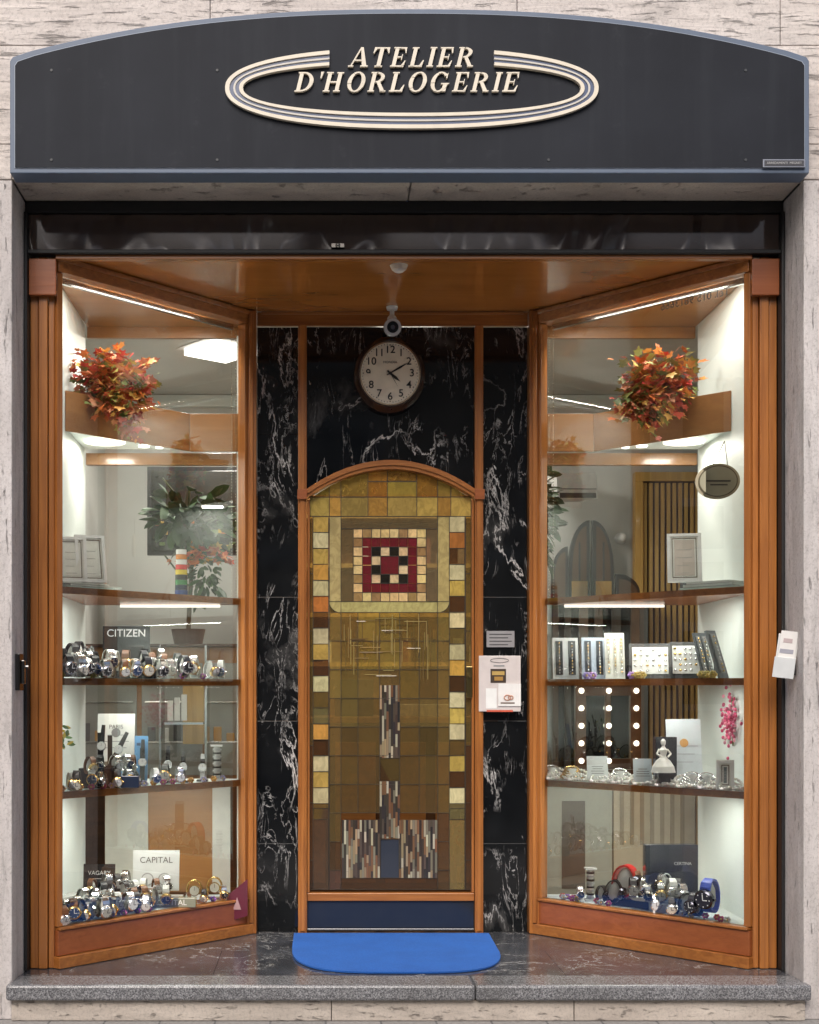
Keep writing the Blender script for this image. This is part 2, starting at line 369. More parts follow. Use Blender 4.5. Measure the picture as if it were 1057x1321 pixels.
def ringq(cx,cz,ax,az,bx,bz,t0,t1,n=18):
    L=[]
    for k in range(n):
        a,b=[math.radians(t0+(t1-t0)*q/n) for q in (k,k+1)]
        L.append([(cx+ax*math.cos(a),cz+az*math.sin(a)),(cx+ax*math.cos(b),cz+az*math.sin(b)),(cx+bx*math.cos(b),cz+bz*math.sin(b)),(cx+bx*math.cos(a),cz+bz*math.sin(a))])
    return L
G={}
G['I']=(stem(.09),.42)
G['L']=(stem(.09)+[rect(.28,.66,0,.07),[(.52,.07),(.66,.07),(.70,.34),(.65,.34)]],.74)
G['T']=([rect(.29,.48,.03,.97),rect(.2,.57,0,.06),rect(.02,.75,.93,1),[(.0,.70),(.045,.70),(.16,.93),(.02,.93)],[(.61,.93),(.75,.93),(.77,.70),(.725,.70)]],.80)
G['E']=(stem(.09)+[rect(.28,.66,0,.07),rect(.28,.64,.93,1),rect(.28,.5,.47,.53),[(.47,.36),(.51,.36),(.51,.64),(.47,.64)],[(.54,.07),(.66,.07),(.70,.32),(.66,.32)],[(.54,.93),(.64,.93),(.66,.70),(.62,.70)]],.76)
G['H']=(stem(.09)+stem(.58)+[rect(.28,.58,.46,.53)],.93)
G['A']=([[(.07,.03),(.14,.03),(.47,1.0),(.40,1.0)],[(.40,1.0),(.52,1.0),(.86,.03),(.64,.03)],rect(.22,.66,.30,.36),rect(-.02,.24,0,.06),rect(.56,.93,0,.06)],.90)
G['O']=(ringq(.44,.5,.42,.52,.23,.45,0,360,36),.90)
G['G']=(ringq(.44,.5,.42,.52,.23,.45,42,350,30)+[rect(.62,.81,.02,.40),rect(.52,.90,.38,.44),[(.70,.68),(.76,.68),(.76,.98),(.70,.88)]],.95)
G['D']=(stem(.09)+ringq(.30,.5,.52,.5,.33,.43,-90,90,18),.88)
G['R']=(stem(.09)+ringq(.30,.73,.40,.27,.22,.20,-90,90,14)+[[(.36,.48),(.52,.50),(.82,.03),(.62,.03)],rect(.60,.88,0,.06)],.88)
G["'"]=([[(.06,1.02),(.2,1.02),(.14,.68),(.09,.68)]],.28)
def word(s,x0,x1,z0,h,name):
    tot=sum(G[c][1] for c in s)
    shear=.24; k=(x1-x0-shear*h)/tot; x=x0
    mb=MB(); cnt=0
    for ch in s:
        polys,wd=G[ch]
        for p in polys:
            cnt+=1; d=.014+(cnt%7)*.0003
            q=[(x+(a+.05)*k*.86+shear*b*h,z0+b*h) for a,b in p]
            mb.prism(q,SY-.006-d,SY-.004,'paint',cream)
        x+=wd*k
    return mb.build(name,sign)
word("ATELIER",sx(448),sx(618),sz(88.5),25/SS,'letters_upper')
word("D'HORLOGERIE",sx(378),sx(675),sz(120.5),25/SS,'letters_lower')
# =============== shopfront joinery ===============
jo=group('wooden_shopfront',(0,.5,0))
mb=MB(); mb.slab([(-1.80,-.01),(1.80,-.01),(.80,1.06),(-.80,1.06)],3.412,3.44,'wood_soffit'); mb.build('soffit',jo)
mb=MB(); mb.box(-1.66,1.66,-.022,.015,3.385,3.411,'wood_h'); mb.box(-.744,.744,.975,1.0,3.335,3.409,'wood_h'); 
mb.box(-.72,.72,.962,.974,3.395,3.409,'wood_h'); mb.build('header_rails',jo,.003)
mb=MB()
for s_ in (-1,1):
    for a,b,y in ((1.672,1.70,.012),(1.702,1.745,-.004),(1.748,1.786,.006)):
        x0,x1=sorted((s_*a,s_*b)); mb.box(x0,x1,y,.09,.0,3.40,'wood_v')
    x0,x1=sorted((s_*1.655,s_*1.785)); mb.box(x0,x1,-.035,-.006,3.21,3.384,'wood_red')
    x0,x1=sorted((s_*.746,s_*.80)); mb.box(x0,x1,.93,1.06,0,3.408,'wood_v')
    x0,x1=sorted((s_*.762,s_*.785)); mb.box(x0,x1,.918,.929,.06,3.40,'wood_v')
mb.build('posts',jo,.004)
# =============== marble wall & door ===============
mw=group('black_marble_wall',(0,1,0))
DL,DR=-.471,.452
mb=MB()
for x0,x1 in ((-.744,-.519),(.498,.744)):
    zs=[0,PZ(1088,1),PZ(930,1),PZ(770,1),PZ(560,1),3.334]
    for a,b in zip(zs[:-1],zs[1:]): mb.box(x0,x1,1.0,1.06,a,b-.0015,'black_marble')
xc=(DL+DR)/2; hw=(DR-DL)/2
def arch(zs,rise,hw,n=24):
    return [(xc-hw+2*hw*i/n, zs+rise*(1-(2*i/n-1)**2)) for i in range(n+1)]
mb.prism(arch(2.44,.15,hw)+[(DR,3.334),(DL,3.334)],1.0,1.06,'black_marble')
mb.build('marble_slabs',mw,.001)
door=group('stained_glass_door',(xc,1,0))
mb=MB()
mb.box(-.518,DL,.955,1.05,0,3.334,'wood_v'); mb.box(DR,.497,.955,1.05,0,3.334,'wood_v')
mb.box(-.508,-.481,.947,.9545,.01,3.33,'wood_v'); mb.box(.462,.487,.947,.9545,.01,3.33,'wood_v')
for x in (-.495,.4745): mb.box(x-.027,x+.027,.93,.9465,2.375,2.43,'wood_red')
mb.build('door_posts',door,.003)
mb=MB()
o=arch(2.435,.158,hw-.001); i_=arch(2.385,.158,hw-.001)
mb.prism(o+i_[::-1],.95,1.03,'wood_h'); 
o=arch(2.425,.158,hw-.002); i_=arch(2.405,.158,hw-.002); mb.prism(o+i_[::-1],.94,.949,'wood_h')
mb.build('arch_moulding',door)
mb=MB(); mb.box(DL+.002,DR-.002,.975,1.03,.172,.215,'wood_h'); mb.box(DL+.002,DL+.016,.98,1.03,.217,2.38,'wood_v'); mb.box(DR-.016,DR-.002,.98,1.03,.217,2.38,'wood_v')
mb.build('leaf_frame',door,.003)
mb=MB(); mb.box(DL+.002,DR-.002,.99,1.03,.006,.170,'gloss',(.018,.022,.032)); mb.box(DL+.002,DR-.002,.985,.9895,.006,.018,'metal',(.25,.25,.26)); mb.build('kick_plate',door,.002)
panes=MB(); lead=MB(); LC=(.035,.028,.018)
def hs(c,a=.15):
    f=1+U(-a,a); return tuple(max(0,min(1,x*f*(1+U(-.05,.05)))) for x in c)
def came(X0,X1,Z0,Z1,w_=.0024):
    y0,y1=1.0025,1.0125; q=.0006
    for b in ((X0-w_,X0+q,Z0-w_,Z1+w_),(X1-q,X1+w_,Z0-w_,Z1+w_),(X0,X1,Z0-w_,Z0+q),(X0,X1,Z1-q,Z1+w_)):
        d=U(0,.0012); lead.box(b[0],b[1],y0+d,y1-d,b[2],b[3],'paint',LC)
def pane(x0,y0,x1,y1,col,a=.15,gap=.0011,y=1.006,ld=True,mat='stained'):
    X0,X1,Z0,Z1=PX(x0,1.0)+gap,PX(x1,1.0)-gap,PZ(y1,1.0)+gap,PZ(y0,1.0)-gap
    if X1-X0<.0005: return
    X0=max(X0,DL+.017);X1=min(X1,DR-.017)
    c=hs(col,a); ty=U(-.0012,.0012); tz=U(-.0012,.0012)
    panes.add([(X0,y-ty,Z0),(X1,y+ty,Z0),(X1,y+ty+tz,Z1),(X0,y-ty+tz,Z1)],[(0,1,2,3)],mat,c)
    if ld: came(X0,X1,Z0,Z1)
YEL=(.52,.36,.09); AMB=(.52,.28,.06); PALE=(.62,.55,.30); ORG=(.42,.16,.04); OLV=(.25,.17,.055); GLD=(.33,.225,.065); BRN=(.14,.075,.034)
xs=[400,425,440,475,500,538,565,582,608]
zi=lambda x: 2.388+.158*(1-((x-xc)/(hw-.018))**2)
for a,b in zip(xs[:-1],xs[1:]):
    X0,X1=PX(a,1)+.0013,PX(b,1)-.0013; zb=PZ(641,1)+.001
    c=hs(AMB if (a//10)%2 else YEL,.15); n=5
    X0=max(X0,DL+.017)
    zm=PZ(621,1)
    top=[(X1+(X0-X1)*i/n, max(zi(X1+(X0-X1)*i/n),zb+.004)) for i in range(n+1)]
    if min(z for _,z in top)>zm+.01:
        panes.prism([(X0,zb),(X1,zb),(X1,zm-.001),(X0,zm-.001)],1.005,1.0055,'stained',c)
        panes.prism([(X0,zm+.001),(X1,zm+.001)]+top,1.005,1.0055,'stained',hs(AMB,.2)); lead.box(X0,X1,1.003,1.012,zm-.0025,zm+.0025,'paint',LC)
    else: panes.prism([(X0,zb),(X1,zb)]+top,1.005,1.0055,'stained',c)
    lead.box(X1-.001,X1+.003,1.0022,1.013,zb,zi(X1),'paint',LC); lead.box(X0,X1,1.0032,1.0118,zb-.003,zb+.001,'paint',LC)
for a,b in zip(xs[:-1],xs[1:]):
    pane(a,641,b,666,[YEL,AMB,GLD,AMB,YEL,YEL,AMB,YEL][xs.index(a)],mat='opal')
for x0,x1 in ((397,404),(601,610)):
    y=666
    while y<1148:
        pane(x0,y,x1,min(y+74,1148),GLD if y<800 else (OLV if y<900 else BRN)); y+=74
seq=[YEL,PALE,YEL,AMB,PALE,ORG,BRN,PALE,YEL,BRN,PALE,OLV,PALE,AMB,BRN,PALE,YEL,PALE,OLV,YEL,BRN,PALE,PALE]
for side,(x0,x1) in enumerate(((404,424),(580,600))):
    y=666;k=0
    while y<1040:
        c=seq[(k+side*4)%len(seq)]
        if y>900 and c==PALE and k%2==0: c=(.34,.29,.13)
        pane(x0,y,x1,y+20.6,c,.2,mat='opal' if c in (PALE,YEL,AMB,ORG) else 'stained'); y+=20.6;k+=1
    pane(x0,1043,x1,1148,(.16,.10,.06) if side==0 else (.36,.27,.10))
PL2=(.50,.42,.17)
pane(425,666,440,776,PL2,.1,mat='opal');pane(565,666,580,776,PL2,.1,mat='opal')
def U2(cx_,sgn):
    r=15/S(1); X,Z=PX(cx_,1),PZ(775,1)
    pts=[(X,Z)]+[(X+sgn*r*math.cos(t*math.pi/12),Z-r*math.sin(t*math.pi/12)) for t in range(7)]
    panes.prism(pts,1.005,1.0055,'opal',PL2)
    o_=[(X+sgn*(r+.003)*math.cos(t*math.pi/12),Z-(r+.003)*math.sin(t*math.pi/12)) for t in range(7)]
    lead.prism(pts[1:]+o_[::-1],1.003,1.012,'paint',LC)
    corner=[(X+sgn*r,Z-r)]+[(X+sgn*r*math.cos(t*math.pi/12),Z-r*math.sin(t*math.pi/12)) for t in range(7)]
    panes.prism(corner,1.006,1.0065,'stained',OLV)
U2(440,-1);U2(565,1)
pane(440,776,565,790,PL2,.1,mat='opal')
C2=(.28,.225,.12)
pane(440,666,565,682,C2);pane(440,682,456,776,C2);pane(550,682,565,776,C2);
CRM=(.80,.58,.26); MAR=(.15,.014,.020)
for j in range(8):
    for i in range(8):
        x,y=456+i*11.75,682+j*11.75; r=min(i,j,7-i,7-j)
        if r==0: c=CRM if (i+j)%2==0 or R()<.3 else (.36,.22,.09)
        elif r==1: c=MAR
        elif r==2: c=(.78,.58,.32) if (i+j)%2 else (.012,.012,.010)
        else: continue
        pane(x,y,x+11.75,y+11.75,c,.12,mat='opal',ld=(r!=1))
pane(456+3*11.75,682+3*11.75,456+5*11.75,682+5*11.75,MAR,.0,mat='opal')
cols=[425,440,462,490,516,541,565,580]; y=790; k=0
while y<1148:
    y2=min(y+37,1148)
    for i,(a,b) in enumerate(zip(cols[:-1],cols[1:])):
        t=(y-790)/358
        base=[(.34,.235,.07),(.27,.18,.06),(.20,.13,.048),(.14,.085,.04),(.17,.10,.07)][min(4,int(t*4.4+U(-.35,.35)))]  # tones darken downward; the last one paints street reflections into the panes
        if i in (2,3) and t<.15: base=(.44,.31,.08)
        if i in (0,6): base=tuple(x*1.25 for x in base)
        if a==490 and (884<=y+5<975 or 1004<=y+18<1060): continue
        if y+18>1057 and 440<=a<565: continue
        pane(a,y,b,y2,base,.18)
    y=y2;k+=1
def sticks(x0,x1,y0,y1):
    lead.box(PX(x0,1),PX(x1,1),1.0085,1.0115,PZ(y1,1),PZ(y0,1),'paint',(.03,.02,.015))
    x=x0
    while x<x1-1:
        y=y0
        while y<y1-2:
            h=min(U(8,34),y1-y); c=random.choice([(.32,.24,.14),(.44,.39,.28),(.05,.035,.03),(.17,.085,.045),(.20,.18,.13),(.09,.065,.05),(.035,.03,.03),(.05,.04,.03)])
            pane(x,y,x+2.9,y+h,c,.2,.0006,1.003,False,'gloss'); y+=h
        x+=2.9
sticks(490,515,884,978); sticks(490,515,1008,1082); sticks(441,490,1058,1133); sticks(515,564,1058,1133)
pane(491,1083,515,1133,(.03,.035,.055),.05,mat='gloss'); pane(440,1133,565,1148,BRN); pane(490,978,516,1008,BRN)
for i in range(40): 
    x=U(442,562); y0=U(792,830); pane(x,y0,x+1.0,y0+U(15,60),random.choice([(.30,.22,.08),(.14,.09,.03)]),.2,.0001,1.001-i*.00003,False,'gloss')
for i in range(24):
    x=U(442,530); y0=U(796,872); pane(x,y0,x+U(12,35),y0+1.0,random.choice([(.30,.22,.08),(.14,.09,.03)]),.2,.0001,.9996-i*.00003,False,'gloss')
panes.build('coloured_panes',door); lead.build('lead_cames',door)
mb=MB(); mb.cyl((PX(606,.97),.975,PZ(872,1)),(PX(606,.97),.935,PZ(872,1)),.010,n=12,mat='metal',col=(.6,.45,.2)); mb.box(PX(602,.97),PX(610,.97),.972,.978,PZ(900,1),PZ(860,1),'metal',(.5,.38,.16)); mb.build('lock',door,.002)
mb=MB(); mb.box(-.68,.68,2.2,2.7,0,1.12,'wood_dark'); mb.box(-.72,.72,2.15,2.75,1.122,1.16,'wood_brown')
for i in range(4): mb.box(-.62+i*.32,-.36+i*.32,2.185,2.198,.1,1.0,'wood_brown')
mb.box(-.3,-.05,2.3,2.5,1.162,1.40,'gloss',(.05,.05,.05)); mb.box(.1,.5,2.3,2.6,1.162,1.24,'gloss',(.5,.45,.35)); mb.build('reception_counter',None,.004)
mb=MB(); mb.box(-.9,.9,3.4,3.45,0,2.75,'wood_brown'); 
for z in (1.5,1.85,2.2,2.55): mb.box(-.88,.88,3.15,3.398,z,z+.03,'wood_yellow')
for i in range(40): 
    z=random.choice((1.53,1.88,2.23)); x=U(-.85,.8); mb.box(x,x+U(.02,.07),3.2+i*.003,3.3,z+.001,z+U(.08,.25),'paint',random.choice([(.6,.55,.4),(.5,.3,.1),(.1,.08,.06),(.3,.1,.05)]))
mb.build('wall_shelving',None,.002)
# clock
ck=group('wall_clock',(PX(503,.95),.95,PZ(483.5,.95)))
cx,cz=ck.location.x,ck.location.z; k=1/S(.95)
def disc(mb,rx,rz,y0,y1,mat,col,n=64,rx2=None,rz2=None):
    a=[(cx+rx*math.cos(2*math.pi*i/n),cz+rz*math.sin(2*math.pi*i/n)) for i in range(n)]
    rx2=rx2 or rx; rz2=rz2 or rz
    b=[(cx+rx2*math.cos(2*math.pi*i/n),cz+rz2*math.sin(2*math.pi*i/n)) for i in range(n)]
    mb.add([(x,y0,z) for x,z in a]+[(x,y1,z) for x,z in b],[(i,(i+1)%n,n+(i+1)%n,n+i) for i in range(n)],mat,col,None,True)
    mb.add([(x,y0,z) for x,z in a],[tuple(range(n))],mat,col)
mb=MB(); disc(mb,41*k,43*k,.915,.95,'gloss',(.035,.016,.011),rx2=46*k,rz2=49*k); disc(mb,46*k,49*k,.951,.998,'gloss',(.03,.014,.01))
disc(mb,39.2*k,41.2*k,.912,.916,'metal',(.6,.47,.32)); mb.build('clock_case',ck)
mb=MB(); disc(mb,37.3*k,39.2*k,.910,.9115,'paint',(.80,.73,.60)); mb.build('clock_dial',ck)
for h in range(1,13):
    a=math.radians(90-30*h); text(str(h),'numeral_%d'%h,(cx+28*k*math.cos(a),.9092,cz+30*k*math.sin(a)),13.5*k,(.01,.01,.01),ck,.0004,off=.0006)
text('MONDIA','dial_script',(cx,.9092,cz+14*k),4.5*k,(.1,.1,.1),ck,.0003)
mb=MB()
for h in range(60):
    a=math.radians(6*h); L=35.5 if h%5 else 34.3
    p=[((L+d)*k*math.cos(a)*.985,(L+d)*k*math.sin(a)*1.03) for d in (0,1.4)]
    mb.cyl((cx+p[0][0],.909,cz+p[0][1]),(cx+p[1][0],.909,cz+p[1][1]),.35*k if h%5 else .7*k,n=4,col=(.02,.02,.02))
def hand(ang,L,wd,y):
    a=math.radians(90-ang); d=Vector((math.cos(a),0,math.sin(a))); q=Vector((-math.sin(a),0,math.cos(a))); c=Vector((cx,y,cz))
    mb.add([c-d*5*k+q*wd*.6,c-d*5*k-q*wd*.6,c+d*L*.55-q*wd*1.2,c+d*L,c+d*L*.55+q*wd*1.2],[(0,1,2,3,4)],'paint',(.012,.012,.012))
hand(130,17*k,1.6*k,.9078); hand(60,27*k,1.1*k,.9070); hand(150,20*k,.3*k,.9064); mb.cyl((cx,.909,cz),(cx,.905,cz),2*k,n=12,col=(.02,.02,.02))
mb.build('clock_hands',ck)
# security camera
sg=group('security_camera',(PX(506,.88),.88,3.3)); x=sg.location.x
mb=MB(); mb.cyl((x,.88,3.411),(x,.88,3.395),.032,.028,20,'paint',(.75,.75,.75)); mb.cyl((x,.88,3.395),(x,.885,3.33),.012,.014,12,'paint',(.7,.7,.7))
mb.sph((x,.885,3.345),.026,14,'paint',(.72,.72,.72)); mb.cyl((x,.93,3.305),(x,.82,3.285),.045,.045,24,'gloss',(.35,.36,.38)); mb.cyl((x,.83,3.287),(x,.812,3.283),.049,.046,24,'gloss',(.6,.6,.62)); mb.cyl((x,.813,3.2835),(x,.808,3.282),.032,.03,20,'gloss',(.01,.01,.012)); mb.cyl((x,.809,3.2822),(x,.806,3.2815),.012,n=12,mat='gloss',col=(.08,.08,.1))
mb.build('camera_body',sg)
mb=MB(); x=PX(515,.15); mb.cyl((x,.16,3.411),(x,.16,3.39),.045,.035,20,'paint',(.7,.6,.5)); mb.sph((x,.16,3.39),(.03,.03,.015),12,'paint',(.75,.7,.65)); mb.build('ceiling_smoke_sensor')
mb=MB(); x=PX(436,-.05); mb.box(x-.03,x+.03,-.052,-.021,3.432,3.45,'metal',(.3,.28,.25)); mb.sph((x,-.055,3.44),.012,10,'metal',(.35,.33,.3)); mb.build('shutter_latch')
# mat
L,Rr=-.540,.520
outline=[(L,.90),(Rr,.90)]
cxm=(L+Rr)/2-.006; hx=(Rr-L)/2-.004
for i in range(0,25):
    t=math.pi*i/24; c=math.cos(t); s_=math.sin(t)
    outline.append((cxm+hx*math.copysign(abs(c)**.55,c)*1.0,.50-.62*abs(s_)**.75))
mb=MB(); mb.slab(outline,.0,.010,'mat_blue'); mb.build('door_mat',None,.003)
# plaque + notice
mb=MB(); a=(PX(628,.99),PX(664,.99),PZ(835,.99),PZ(814,.99)); mb.box(a[0],a[1],.990,.998,a[2],a[3],'paint',(.32,.31,.32)); 
for i in range(4):
    z=a[3]-.018-i*.019; mb.box(a[0]+.015,a[1]-.015-.02*(i%2),.9885,.9898,z-.003,z+.002,'paint',(.05,.05,.05))
mb.build('wall_plaque',None,.001)
nb=group('notice_board',(PX(645,.96),.96,PZ(880,.96)))
a=(PX(618,.94),PX(672,.94),PZ(918,.94),PZ(846,.94))
mb=MB(); mb.box(a[0],a[1],.94,.952,a[2],a[3],'gloss',(.70,.63,.61)); mb.build('board',nb,.002)
def bb(x0,y0,x1,y1,c,d=.002): 
    mb.box(PX(x0,.94),PX(x1,.94),.94-d,.9396,PZ(y1,.94),PZ(y0,.94),'paint',c)
mb=MB(); bb(633,863,653,881,(.05,.03,.02),.0015); bb(635,866,651,871,(.5,.33,.1),.0022); bb(638,873,649,878,(.4,.22,.05),.0026); bb(627,888,641,914,(.85,.85,.83),.0012); bb(643,882,672,911,(.82,.80,.78),.006); bb(646,906,664,908,(.2,.15,.12),.007); bb(628,916,662,918.5,(.6,.1,.05),.001); bb(637,858,651,860,(.3,.3,.3),.0014)
x,z=PX(655,.93),PZ(900,.93)
for r,dx in ((.018,0),(.013,.018)):
    mb.tube([(x+dx+r*math.cos(t/10*2*math.pi),.931,z+r*.8*math.sin(t/10*2*math.pi)) for t in range(11)],.003,5,'paint',(.6,.3,.2))
x,z=PX(645,.93),PZ(852,.93)
mb.tube([(x+.05*math.cos(t/16*2*math.pi),.938,z+.012*math.sin(t/16*2*math.pi)) for t in range(17)],.0012,4,'paint',(.05,.05,.05))
mb.build('leaflets',nb)
# brochure holder right, latch left
bh=group('brochure_holder',(1.77,-.2,1.55))
M=Matrix.Translation((1.765,-.19,1.50))@Matrix.Rotation(math.radians(8),4,'Y')@Matrix.Rotation(math.radians(-25),4,'Z')
mb=MB(); mb.box(-.045,.045,-.012,.0,-.11,.09,'gloss',(.74,.74,.72),M); mb.box(-.035,.04,-.018,-.0125,-.02,.105,'paint',(.78,.76,.73),M); mb.box(-.03,.03,-.0195,-.0182,.0,.02,'paint',(.35,.35,.4),M); mb.box(-.02,.02,-.0195,-.0182,.05,.07,'paint',(.5,.4,.4),M)
mb.box(-.047,.047,-.03,-.0125,-.115,-.02,'gloss',(.66,.68,.68),M); mb.build('holder',bh,.001)
mb=MB(); mb.box(1.785,1.804,-.2,-.1,1.40,1.46,'dark'); mb.build('bracket',bh)
mb=MB(); mb.box(-1.804,-1.782,-.24,-.16,1.33,1.50,'metal',(.12,.12,.12)); mb.box(-1.781,-1.765,-.22,-.19,1.36,1.47,'metal',(.2,.19,.18)); mb.cyl((-1.78,-.2,1.44),(-1.75,-.2,1.44),.008,mat='metal',col=(.3,.3,.3)); mb.build('shutter_lock_bracket',None,.003)
# =============== display windows ===============
Ax,Ay=1.665,.03; ux,uy=-.679,.734; nx,ny=.734,.679; LN=1.281
def lp(s_,u,w_,z): return (s_*(Ax+u*ux+w_*nx),Ay+u*uy+w_*ny,z)
def sbox(mb,s_,u0,u1,w0,w1,z0,z1,mat,col=(.5,.5,.5)):
    p=[lp(s_,u0,w0,z0),lp(s_,u1,w0,z0),lp(s_,u1,w1,z0),lp(s_,u0,w1,z0),lp(s_,u0,w0,z1),lp(s_,u1,w0,z1),lp(s_,u1,w1,z1),lp(s_,u0,w1,z1)]
    mb.hexa(p,mat,col)
SH=[.195,.822,1.372,1.815]
def item(px,off):
    s_=-1 if px<CX else 1; y=.5
    for _ in range(30):
        X=PX(px,y); u=(Ax-abs(X))/.679; y=Ay+u*.734+off
    return X,y,s_
def area(name,loc,sx_,sy_,e,rot=(0,0,0),col=(1,.95,.86),parent=None):
    l=bpy.data.lights.new(name,'AREA'); l.shape='RECTANGLE'; l.size=sx_; l.size_y=sy_; l.energy=e; l.color=col
    o=bpy.data.objects.new(name,l); sc.collection.objects.link(o); o.parent=parent; o.location=Vector(loc)-(parent.location if parent else Vector()); o.rotation_euler=rot
for s_ in (-1,1):
    g_=group('display_window',(s_*1.25,.5,0))
    mb=MB()
    sbox(mb,s_,-.02,LN+.01,-.05,.04,.0,.055,'wood_h'); sbox(mb,s_,-.01,LN,-.025,.03,.057,.178,'wood_red'); sbox(mb,s_,-.005,LN,-.035,.02,.18,.195,'wood_h')
    sbox(mb,s_,-.01,LN,-.03,.03,3.335,3.408,'wood_h'); sbox(mb,s_,0,LN,-.04,-.031,3.385,3.407,'wood_h'); 
    sbox(mb,s_,-.012,.022,-.02,.025,.197,3.333,'wood_v'); sbox(mb,s_,LN-.05,LN-.005,-.03,.025,.197,3.333,'wood_v')
    mb.build('frame',g_,.003)
    mb=MB(); mb.add([lp(s_,.0,0.001,.19),lp(s_,LN-.01,0.001,.19),lp(s_,LN-.01,0.001,3.34),lp(s_,.0,0.001,3.34)],[(0,1,2,3)],'glass'); mb.build('glass_pane',g_)
    mb=MB(); sbox(mb,s_,.04,LN-.07,.04,.060,3.305,3.334,'metal',(.6,.6,.6)); mb.build('blind_rail',g_)
    for i,z in enumerate(SH):
        mb=MB()
        poly=[lp(s_,.02,.03,0)[:2],lp(s_,LN-.05,.03,0)[:2],(s_*.81,1.05),(s_*1.70,1.05),(s_*1.70,.10)]
        if i==0: mb.slab(poly,.06,z,'case_white')
        else:
            mb.slab(poly,z-.012,z+.018,'wood_red' if i==3 else 'wood_brown',top='case_white'); sbox(mb,s_,.02,LN-.05,.012,.028,z-.016,z+.018,'wood_h')
        mb.build('shelf',g_)
    mb=MB(); x0,x1=sorted((s_*1.702,s_*1.74)); mb.box(x0,x1,.092,1.06,.0,3.36,'case_white')
    x0,x1=sorted((s_*.81,s_*.86)); mb.box(x0,x1,1.055,1.08,.2,3.3,'case_white')
    x0,x1=sorted((s_*.80,s_*2.7)); mb.box(x0,x1,1.062,1.10,.0,.19,'case_white')
    mb.build('side_wall',g_)
    mb=MB(); poly=[lp(s_,-.02,.032,0)[:2],lp(s_,LN,.032,0)[:2],(s_*.80,1.12),(s_*1.70,1.12),(s_*1.70,.05)]; mb.slab(poly,3.362,3.40,'wood_brown')
    x0,x1=sorted((s_*.80,s_*1.70)); mb.box(x0,x1,1.10,1.13,3.30,3.361,'wood_brown'); mb.build('case_ceiling',g_)
    mb=MB(); A=(s_*1.70,.46);B=(s_*1.12,1.05)
    mb.slab([A,B,(s_*1.70,1.05)],2.668,2.84,'case_white')
    mb.hexa([(A[0],A[1]-.02,2.655),(B[0],B[1]-.02,2.655),(B[0],B[1]-.002,2.655),(A[0],A[1]-.002,2.655),(A[0],A[1]-.02,2.862),(B[0],B[1]-.02,2.862),(B[0],B[1]-.002,2.862),(A[0],A[1]-.002,2.862)],'wood_brown')
    x0,x1=sorted((s_*.80,s_*1.118)); mb.box(x0,x1,1.03,1.06,2.655,2.862,'wood_brown')
    x0,x1=sorted((s_*.80,s_*1.70)); mb.box(x0,x1,1.065,1.11,2.585,2.65,'wood_brown')
    mb.build('pelmet',g_,.002)
    mb=MB(); mb.cyl((s_*1.55,.78,2.667),(s_*1.55,.78,2.656),.11,n=28,mat='lamp_soft'); mb.cyl((s_*1.36,.93,2.667),(s_*1.36,.93,2.66),.03,n=16,mat='lamp_white'); mb.cyl((s_*1.28,.97,2.667),(s_*1.28,.97,2.66),.02,n=16,mat='lamp_white'); mb.build('downlights',g_)
    area('pelmet_lamp',(s_*1.55,.78,2.65),.15,.15,4.8,parent=g_)
    # added fill strip, tucked behind the blind rail to brighten frames and plants
    area('window_head_fill',lp(s_,.62,.082,3.354),.8,.02,8.0,(0,0,-s_*math.radians(47)),parent=g_)
    mb=MB(); mb.cyl((s_*1.5,1.0,1.795),(s_*.95,1.0,1.795),.008,n=10,mat='lamp_soft'); mb.build('tube_lamp',g_)
    for z,e in ((1.80,4.2),(1.358,3.4),(.808,5.0)):
        area('shelf_lamp',(s_*1.30,.56,z-.008),.75,.02,e,(0,0,-s_*math.radians(47)),(.98,.98,.90),parent=g_)
    mb=MB(); X=s_*.86
    for dx in (0,.035):
        for i in range(90): z=3.30-i*.0165; mb.sph((X+s_*dx*.7,.97+dx*.2,z),.0032,5,'metal',(.6,.58,.5))
    mb.build('blind_cord',g_)
o=text('Tel. 015 9813666','phone_number_decal',lp(1,.30,-.004,3.27),.055,(.25,.25,.25),None,.0003,rz=-47.2); o.scale=(-1,1,1)
# room lights
rl=group('ceiling_light',(PX(284,2.5),2.5,3.58))
mb=MB(); x=rl.location.x; M=Matrix.Translation((x,2.5,3.57))@Matrix.Rotation(math.radians(40),4,'Z'); mb.box(-.17,.17,-.17,.17,-.02,.025,'lamp_white',M=M); mb.box(-.21,.21,-.21,.21,.026,.03,'paint',(.7,.7,.7),M); mb.build('light_panel',rl,.005)
area('room_lamp',(x,2.5,3.54),.24,.24,38,(0,0,math.radians(40)),parent=rl)
rl=group('ceiling_light',(.15,2.2,3.58)); mb=MB(); mb.box(-.05,.35,2.0,2.4,3.56,3.598,'lamp_white'); mb.build('light_panel',rl,.005); area('room_lamp',(.15,2.2,3.53),.35,.35,40,parent=rl)  # second lamp added out of view behind the door wall to light the room
